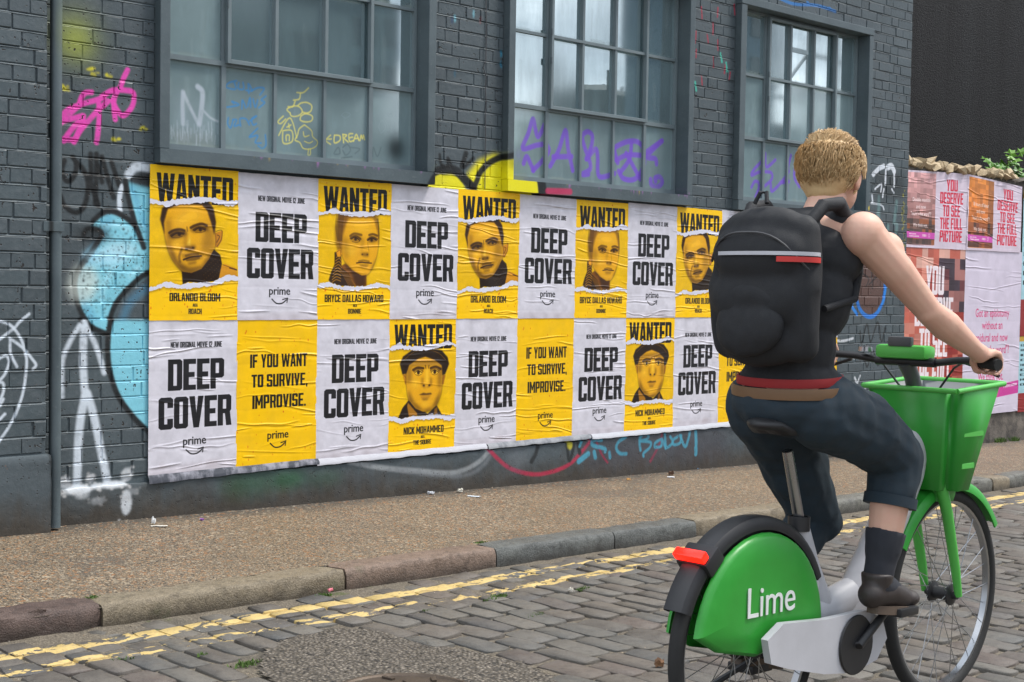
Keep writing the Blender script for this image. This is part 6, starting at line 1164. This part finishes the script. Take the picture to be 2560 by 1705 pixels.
# hair: cap plus many short locks
t = NT('blond_hair'); p = t.obj(); a = t.noise(t.scale(p, (1, 1, .25)), 160, 4, .7); rnd = t.n('ShaderNodeNewGeometry').outputs['Random Per Island']; hairm = t.set(t.mix(rnd, t.mix(a, (.30, .17, .065), (.52, .34, .15)), (.66, .46, .24)), .5, 0, t.bump(a, .5, .003), .35)
B = Body(); B.ell(h(-.020, 0, .040), (.101, .083, .083), (0, 0, 10), 28).ell(h(-.052, 0, .0), (.065, .076, .080), (0, 0, 10), 24).ell(h(.03, 0, .082), (.055, .062, .036), (0, 0, 10)).ell(h(-.055, 0, -.045), (.048, .055, .045))
hair = B.done('hair', hairm, body, .006, 3, .0012, 60)
rr = random.Random(5); mb = MB()
for _ in range(5200):
    u = rr.uniform(0, 2*math.pi); zc = rr.uniform(-.55, 1.); rxy = math.sqrt(max(0, 1-zc*zc)); d = Vector((rxy*math.cos(u), rxy*math.sin(u), zc))
    if d.x > .62 and d.z < .35: continue
    if abs(d.y) > .75 and d.x > .05 and d.z < -.05: continue
    a_ = Vector((-.022, 0, .030))+Vector((d.x*.102, d.y*.084, d.z*.090)); g_ = Vector((-.35, 0, -1)) if d.z < .62 else Vector((1, .25, .1)); g_ = g_+Vector((rr.uniform(-.35, .35), rr.uniform(-.35, .35), rr.uniform(-.2, .2))); g_ = g_-d*g_.dot(d); dr = (g_.normalized()+d*rr.uniform(.04, .28)).normalized(); L_ = rr.uniform(.018, .038); sd_ = dr.cross(d).normalized()*.0020
    p0, p1, p2 = a_, a_+dr*L_*.55+d*.005, a_+dr*L_+d*.002; q = [h(*(p0-sd_)), h(*(p0+sd_)), h(*(p1+sd_*.8)), h(*(p1-sd_*.8)), h(*p2), h(*(p1+d*.003))]
    mb.add(q, [(0, 1, 2, 3), (3, 2, 4), (0, 5, 1), (5, 4, 2)])
o = mb.build('locks', hairm, hair, recalc=False); tag(o, kind='stuff')
# clothes
cloth = simple('black_cotton', (.018, .019, .022), .85, 0, .2, .4, 400); B = Body()
B.ell((-.362, 0, 1.02), (.114, .150, .08)).ell((-.366, 0, 1.11), (.100, .136, .13), (0, 8, 0)).ell((-.338, 0, 1.25), (.116, .163, .15), (0, 14, 0)).ell((-.308, 0, 1.36), (.116, .172, .115), (0, 18, 0)).ell((-.30, 0, 1.425), (.085, .125, .068), (0, 20, 0)).cap([(-.295, -.10, 1.46), (-.29, .10, 1.46)], [.045, .045])
top = B.done('sleeveless_top', cloth, body, .007, 3, .0075, 10)
den = simple('dark_teal_denim', (.013, .027, .040), .8, 0, .25, .5, 300); B = Body()
B.ell((-.362, 0, .960), (.130, .170, .095)); B.cap([hipR, (-.18, -.120, .895), knR], [.112, .100, .080]); B.cap([hipL, (-.18, .112, .80), knL], [.112, .098, .078]); B.cap([knR, (-.035, -.138, .74), (-.050, -.14, .69)], [.080, .074, .070], flat=(0, 1)); B.cap([knL, (-.07, .123, .58), (-.13, .13, .52)], [.078, .072, .068], flat=(0, 1))
tr = B.done('jeans', den, body, .007, 3, .010, 11)
for c_, nrm in (((-.050, -.14, .69), Vector((-.22, 0, -.97))), ((-.13, .13, .52), Vector((-.65, 0, -.75)))):
    mb = MB(); n_ = nrm.normalized(); c0 = Vector(c_); mb.tube([c0-n_*.012, c0+n_*.018], .0745, 24); mb.build('hem', den, tr, True)
mb = MB(); n_ = 40
def belt(z0, z1, rx, ry, mat, name, par):
    m = MB(); v = []
    for z, k in ((z0, 1.), (z0, 1.03), ((z0+z1)/2, 1.045), (z1, 1.03), (z1, 1.)): v += [(-.364+rx*k*math.cos(2*math.pi*i/n_), ry*k*math.sin(2*math.pi*i/n_), z+.01*math.cos(2*math.pi*i/n_)) for i in range(n_)]
    m.add(v, [(a*n_+i, a*n_+(i+1) % n_, (a+1)*n_+(i+1) % n_, (a+1)*n_+i) for a in range(4) for i in range(n_)]); return m.build(name, mat, par, True)
belt(.985, 1.014, .122, .165, simple('brown_leather', (.16, .085, .038), .5), 'belt', tr); belt(1.016, 1.040, .114, .150, simple('red_cloth', (.28, .012, .014), .7), 'red_waistband', top)
sock = simple('black_sock', (.022, .024, .032), .9); shoe = simple('dark_shoe', (.03, .022, .020), .55); sole = simple('shoe_sole', (.10, .07, .05), .6)
for an, kn, ft, s in ((anR, (-.078, -.14, .56), (-.005, -.147, .412), -1), (anL, (-.24, .137, .43), (-.245, .150, .235), 1)):
    B = Body(); a_, k_ = Vector(an), Vector(kn); d_ = (k_-a_).normalized(); B.cap([a_-d_*.01, a_+d_*.06, k_, k_+(k_-a_).normalized()*.045], [.041, .044, .053, .057], flat=(0, 1)); B.cap([a_, Vector(ft)+Vector((-.02, 0, .012))], [.043, .034]); B.done('sock', sock, body, .007, 2, .0015, 30)
    B = Body(); f_ = Vector(ft); back = a_+Vector((-.028, 0, -.030)); B.cap([back, (a_+f_)/2+Vector((0, 0, -.006)), f_+Vector((.012, 0, -.004))], [.038, .042, .036]).ell(tuple(f_+Vector((.045, 0, -.010))), (.046, .040, .026)).cap([a_+Vector((0, 0, .0)), a_+Vector((0, 0, .03))], [.043, .046], flat=(0, 1)); sh_ = B.done('shoe', shoe, body, .006, 3)
    m = MB(); P = [(-.075, -.018), (-.08, .0), (-.075, .018), (-.03, .034), (.06, .043), (.11, .036), (.128, 0), (.11, -.036), (.06, -.043), (-.03, -.034)]; u = (f_+Vector((.03, 0, 0))-back); ang = math.atan2(u.z, u.x); cc = (back+f_)/2
    m.add([(x*1.0, y, z) for z in (-.012, .012) for x, y in P], [tuple(range(10))[::-1], tuple(range(10, 20))]+[(i, (i+1) % 10, 10+(i+1) % 10, 10+i) for i in range(10)]); o = m.build('sole', sole, sh_, True); o.location = cc+Vector((.015, 0, -.040)); o.rotation_euler = (0, -ang, 0)
# backpack: a thing of its own, on the rider's back
pack = empty('backpack', (BX[0]-.36, BX[1], BX[2]+1.08), (0, .023, 0)); tag(pack, 'large black backpack with pale and red reflective stripes on the cyclist\'s back', 'backpack')
pk = simple('black_nylon', (.014, .015, .018), .78, 0, .3, .6, 320); B = Body()
for q in ((-.115, 0, .07, .066, .142, .08), (-.126, 0, .18, .080, .152, .11), (-.128, 0, .29, .082, .150, .10), (-.115, 0, .36, .064, .134, .06)): B.ell(q[:3], q[3:], (0, 8, 0), 26)
B.cap([(-.10, -.115, .05), (-.11, -.12, .20), (-.10, -.11, .35)], [.045, .052, .045]).cap([(-.10, .115, .05), (-.11, .12, .20), (-.10, .11, .35)], [.045, .052, .045]); pbody = B.done('bag', pk, pack, .009, 6, .005, 11)
B = Body(); B.ell((-.176, 0, .10), (.040, .108, .085), (0, 4, 0)).ell((-.172, 0, .17), (.036, .100, .05)); B.done('front_pocket', pk, pack, .007, 4, .005, 16)
zp = simple('zip_tape', (.045, .046, .05), .5)
for zz, rx, ry, a0, a1 in ((.345, .083, .158, 115, 292),):
    mb = MB(); mb.tube([(-.120+rx*math.cos(rad(a)), ry*math.sin(rad(a)), zz-.10*abs(math.sin(rad(a)))**3) for a in np.linspace(a0, a1, 24)], .0032, 6); mb.build('zip', zp, pack, True)
mb = MB(); mb.box(-.196, -.190, -.020, .020, .235, .250, .002); mb.build('zip_pull', zp, pack)
mb = MB(); mb.tube([(-.14, -.02, .425), (-.13, -.01, .455), (-.13, .01, .455), (-.14, .02, .425)], .006, 8); mb.build('grab_loop', pk, pack, True)
sil = simple('reflective_tape', (.50, .50, .54), .35); redt = simple('red_tape', (.55, .035, .03), .6)
def band(z, hgt, x0, rx, ry, mat, name, a0=70, a1=290):
    m = MB(); n = 26; v = []
    for zz in (z, z+hgt): v += [(x0+rx*math.cos(rad(a0+(a1-a0)*i/n)), ry*math.sin(rad(a0+(a1-a0)*i/n)), zz) for i in range(n+1)]
    v += [(x*.97+x0*.03, y*.97, zz) for x, y, zz in v]; N = n+1
    m.add(v, [(i, i+1, N+i+1, N+i) for i in range(n)]+[(2*N+i, 3*N+i, 3*N+i+1, 2*N+i+1) for i in range(n)]+[(N+i, N+i+1, 3*N+i+1, 3*N+i) for i in range(n)]+[(i+1, i, 2*N+i, 2*N+i+1) for i in range(n)]); return m.build(name, mat, pack, True)
band(.285, .010, -.124, .0925, .172, sil, 'silver_stripe', 150, 292); band(.268, .014, -.124, .0930, .173, redt, 'red_stripe', 215, 292)
for s in (-1, 1):
    mb = MB(); mb.tube([(-.075, s*.10, .36), (-.02, s*.115, .425), (.045, s*.12, .435), (.125, s*.115, .36), (.14, s*.125, .26), (.07, s*.165, .18), (-.05, s*.150, .15)], [.016, .02, .022, .022, .018, .010, .010], 10, sx=1.); mb.build('shoulder_strap', pk, pack, True)
# ---------------------------------------------------------------- plants, weeds and litter
t = NT('leaf'); p = t.obj(); rnd = t.n('ShaderNodeObjectInfo').outputs['Random']; a = t.noise(p, 30, 3); leafm = t.set(t.mix(rnd, t.mix(a, (.035, .13, .012), (.07, .22, .02)), (.16, .34, .035)), .45, 0, None, .4); t.b.inputs['Transmission Weight'].default_value = 0.; t.b.inputs['Subsurface Weight'].default_value = .1
vine = empty('leafy_plant', (9.3, .36, .9)); tag(vine, 'bright green lobed-leaf plant growing over the right end of the low wall', 'plant')
def leaf_mesh(i):
    r = random.Random(i); pts = []
    for k in range(11): a_ = -math.pi*.85+math.pi*1.7*k/10; rd = .06*(1. if k % 2 == 0 else .62)*(1.15 if k == 5 or k == 4 or k == 6 else .95)*r.uniform(.9, 1.1); pts.append((rd*math.cos(a_), rd*math.sin(a_), -.012*abs(math.sin(a_*2))))
    v = [(0, 0, .004)]+pts; return mesh('leaf', v, [(0, k+1, k+2) for k in range(10)])
LM = [leaf_mesh(i) for i in range(5)]
for m in LM: m.materials.append(leafm)
stemm = simple('plant_stem', (.10, .07, .03), .7); rr = random.Random(3)
for k in range(7):
    a0 = Vector((9.25+.25*k, .38, .85)); a1 = a0+Vector((rr.uniform(-.15, .1), -.05, .40)); a2 = a1+Vector((rr.uniform(-.25, .05), rr.uniform(-.12, -.02), rr.uniform(.05, .28))); mb = MB(); mb.tube([a0, a1, a2], [.008, .006, .003], 6); adopt(mb.build('stem', stemm, None, True), vine)
    for q in range(22):
        t_ = rr.uniform(.3, 1.); b_ = a0.lerp(a1, t_) if rr.random() < .35 else a1.lerp(a2, t_); o = link('leaf', rr.choice(LM), None, vine); o.matrix_parent_inverse = Matrix.Translation(-vine.location); o.location = b_+Vector((rr.uniform(-.1, .1), rr.uniform(-.12, .05), rr.uniform(-.05, .09))); o.rotation_euler = (rr.uniform(.3, 1.4), rr.uniform(-.5, .5), rr.uniform(-1.4, .8)); o.scale = (rr.uniform(.6, 1.15),)*3
mossm = simple('moss', (.09, .16, .03), .9, 0, .3)
def tuft(x, y, z, n, sp, seed, mb, hgt=.02):
    r = random.Random(seed)
    for _ in range(n):
        a = r.uniform(0, 6.28); q = r.uniform(0, sp); bx, by = x+q*math.cos(a)*1.6, y+q*math.sin(a)*.7; a2 = r.uniform(0, 6.28); hh = r.uniform(.4, 1)*hgt; w = r.uniform(.003, .006); mb.add([(bx-w*math.cos(a2), by-w*math.sin(a2), z), (bx+w*math.cos(a2), by+w*math.sin(a2), z), (bx+r.uniform(-1, 1)*hh*.7, by+r.uniform(-1, 1)*hh*.7, z+hh)], [(0, 1, 2)])
def gpt(px, py, zf=road_z):
    d = _fw*FPX+_R*(px-1280)-_U*(py-852.5); p = CAM+d*((-1.1-CAM[2])/d[2])
    for _ in range(8): p = CAM+d*((zf(p[0], p[1])-CAM[2])/d[2])
    return p
mb = MB(); sd_ = 0
for px, py, n, sp in ((805, 1488, 90, .03), (1245, 1490, 90, .035), (1230, 1498, 40, .03), (1455, 1472, 60, .03), (1338, 1540, 110, .035), (1345, 1536, 60, .02), (612, 1658, 90, .045), (505, 1636, 30, .02), (1062, 1527, 20, .015), (300, 1650, 40, .03)): p = gpt(px, py); tuft(p[0], p[1], p[2]-.006, n, sp, sd_, mb, .017); sd_ += 1
for px, py, n, sp in ((230, 1494, 40, .03), (868, 1416, 0, .02), (1200, 1357, 60, .03)): p = gpt(px, py, lambda x, y: pave_z(x, y)); tuft(p[0], p[1], p[2], n, sp, sd_, mb, .01); sd_ += 1
for px, py, n, sp in ((2010, 1152, 160, .06), (2500, 1105, 200, .06), (2545, 1103, 120, .05)): p = gpt(px, py, lambda x, y: pave_z(x, y)); tuft(p[0], -.04 if px < 2200 else .0, pave_z(p[0], 0), n, sp, sd_, mb, .05); sd_ += 1
o = mb.build('weeds', mossm, None, recalc=False); tag(o, 'small green weeds and moss in the joints', None, None, 'stuff')
def scrap(name, px, py, L_, w, h_, col, lab, cat, zf=pave_z):
    p = gpt(px, py, zf); m = MB(); bm = bmesh.new(); bmesh.ops.create_cube(bm, size=1); bmesh.ops.subdivide_edges(bm, edges=bm.edges[:], cuts=2, use_grid_fill=True); s_ = random.uniform(0, 50)
    for q in bm.verts: n = mnoise.noise(q.co*2.3+Vector((s_, 0, 0))); q.co = Vector((q.co.x*L_*(1+.3*n), q.co.y*w*(1+.4*n), q.co.z*h_+abs(n)*h_*1.6))
    me = bpy.data.meshes.new(name); bm.to_mesh(me); bm.free(); o = link(name, me, simple('litter_'+name, col, .6)); o.location = (p[0], p[1], p[2]+h_*.5+.002); o.rotation_euler = (0, 0, random.uniform(0, 3)); tag(o, lab, cat, 'litter on the ground')
scrap('cigarette_butt', 1571, 1201, .028, .008, .008, (.65, .35, .10), 'orange cigarette butt on the pavement by the sprayed lettering', 'cigarette butt')
scrap('leaf_scrap', 1678, 1188, .035, .02, .014, (.10, .045, .02), 'dry brown leaf on the pavement below the blue exclamation mark', 'leaf')
scrap('paper_scrap', 1677, 1194, .045, .03, .003, (.75, .75, .78), 'flat white paper scrap beside the brown leaf', 'litter'); scrap('paper_scrap', 1652, 1180, .03, .02, .008, (.55, .62, .68), 'pale blue scrap at the foot of the wall', 'litter')
scrap('paper_scrap', 1184, 1242, .07, .03, .002, (.62, .68, .74), 'long pale scrap on the pavement left of the pink arc', 'litter'); scrap('paper_scrap', 1150, 1231, .03, .022, .012, (.75, .72, .62), 'cream crumpled scrap near the wall under the white arc', 'litter'); scrap('paper_scrap', 1077, 1236, .035, .02, .01, (.70, .72, .76), 'white scrap at the wall foot left of the cream scrap', 'litter')
scrap('paper_scrap', 384, 1312, .016, .012, .02, (.8, .8, .78), 'tiny upright white scrap at the wall foot under the first poster', 'litter'); scrap('paper_scrap', 398, 1317, .07, .02, .003, (.72, .68, .6), 'thin pale scrap at the wall foot under the first poster', 'litter'); scrap('foil_scrap', 505, 1302, .02, .012, .006, (.30, .10, .45), 'small purple foil scrap on the pavement', 'litter')
scrap('twig_scrap', 1745, 1172, .06, .006, .004, (.15, .35, .62), 'thin blue plastic thread at the wall foot', 'litter'); scrap('stone_chip', 1648, 1669, .028, .02, .016, (.22, .11, .05), 'brown stone chip on the setts near the rear wheel', 'stone', road_z); scrap('paper_scrap', 826, 1480, .02, .012, .008, (.75, .2, .25), 'small red scrap in the gutter beside the weeds', 'litter', road_z); scrap('paper_scrap', 1427, 1480, .018, .012, .01, (.75, .70, .6), 'small cream scrap on the setts near the yellow line', 'litter', road_z)
rr = random.Random(8); mb = MB()   # grit and tiny chips along the foot of the wall and in the joints
for _ in range(2600):
    if rr.random() < .45: x = rr.uniform(-.6, 8.); y = -abs(rr.gauss(0, .07))-.012; z = pave_z(x, y)
    else: x = rr.uniform(-1.7, 3.5); y = rr.uniform(-3.6, -1.5); z = road_z(x, y)-.006
    s_ = rr.uniform(.0015, .004); q = [(x+rr.uniform(-s_, s_)*1.4, y+rr.uniform(-s_, s_)*1.4, z+rr.uniform(0, s_)) for _ in range(3)]+[(x, y, z+s_*1.3)]; mb.add(q, [(0, 1, 3), (1, 2, 3), (2, 0, 3), (0, 2, 1)])
t = NT('grit'); rnd = t.n('ShaderNodeNewGeometry').outputs['Random Per Island']; o = mb.build('grit', t.set(t.ramp(rnd, (0, (.08, .06, .05)), (.4, (.30, .22, .14)), (.75, (.36, .33, .29)), (.9, (.40, .20, .05)), (1, (.6, .58, .55))), .8), None); tag(o, 'loose grit and crumbs along the wall foot and in the joints', None, None, 'stuff')
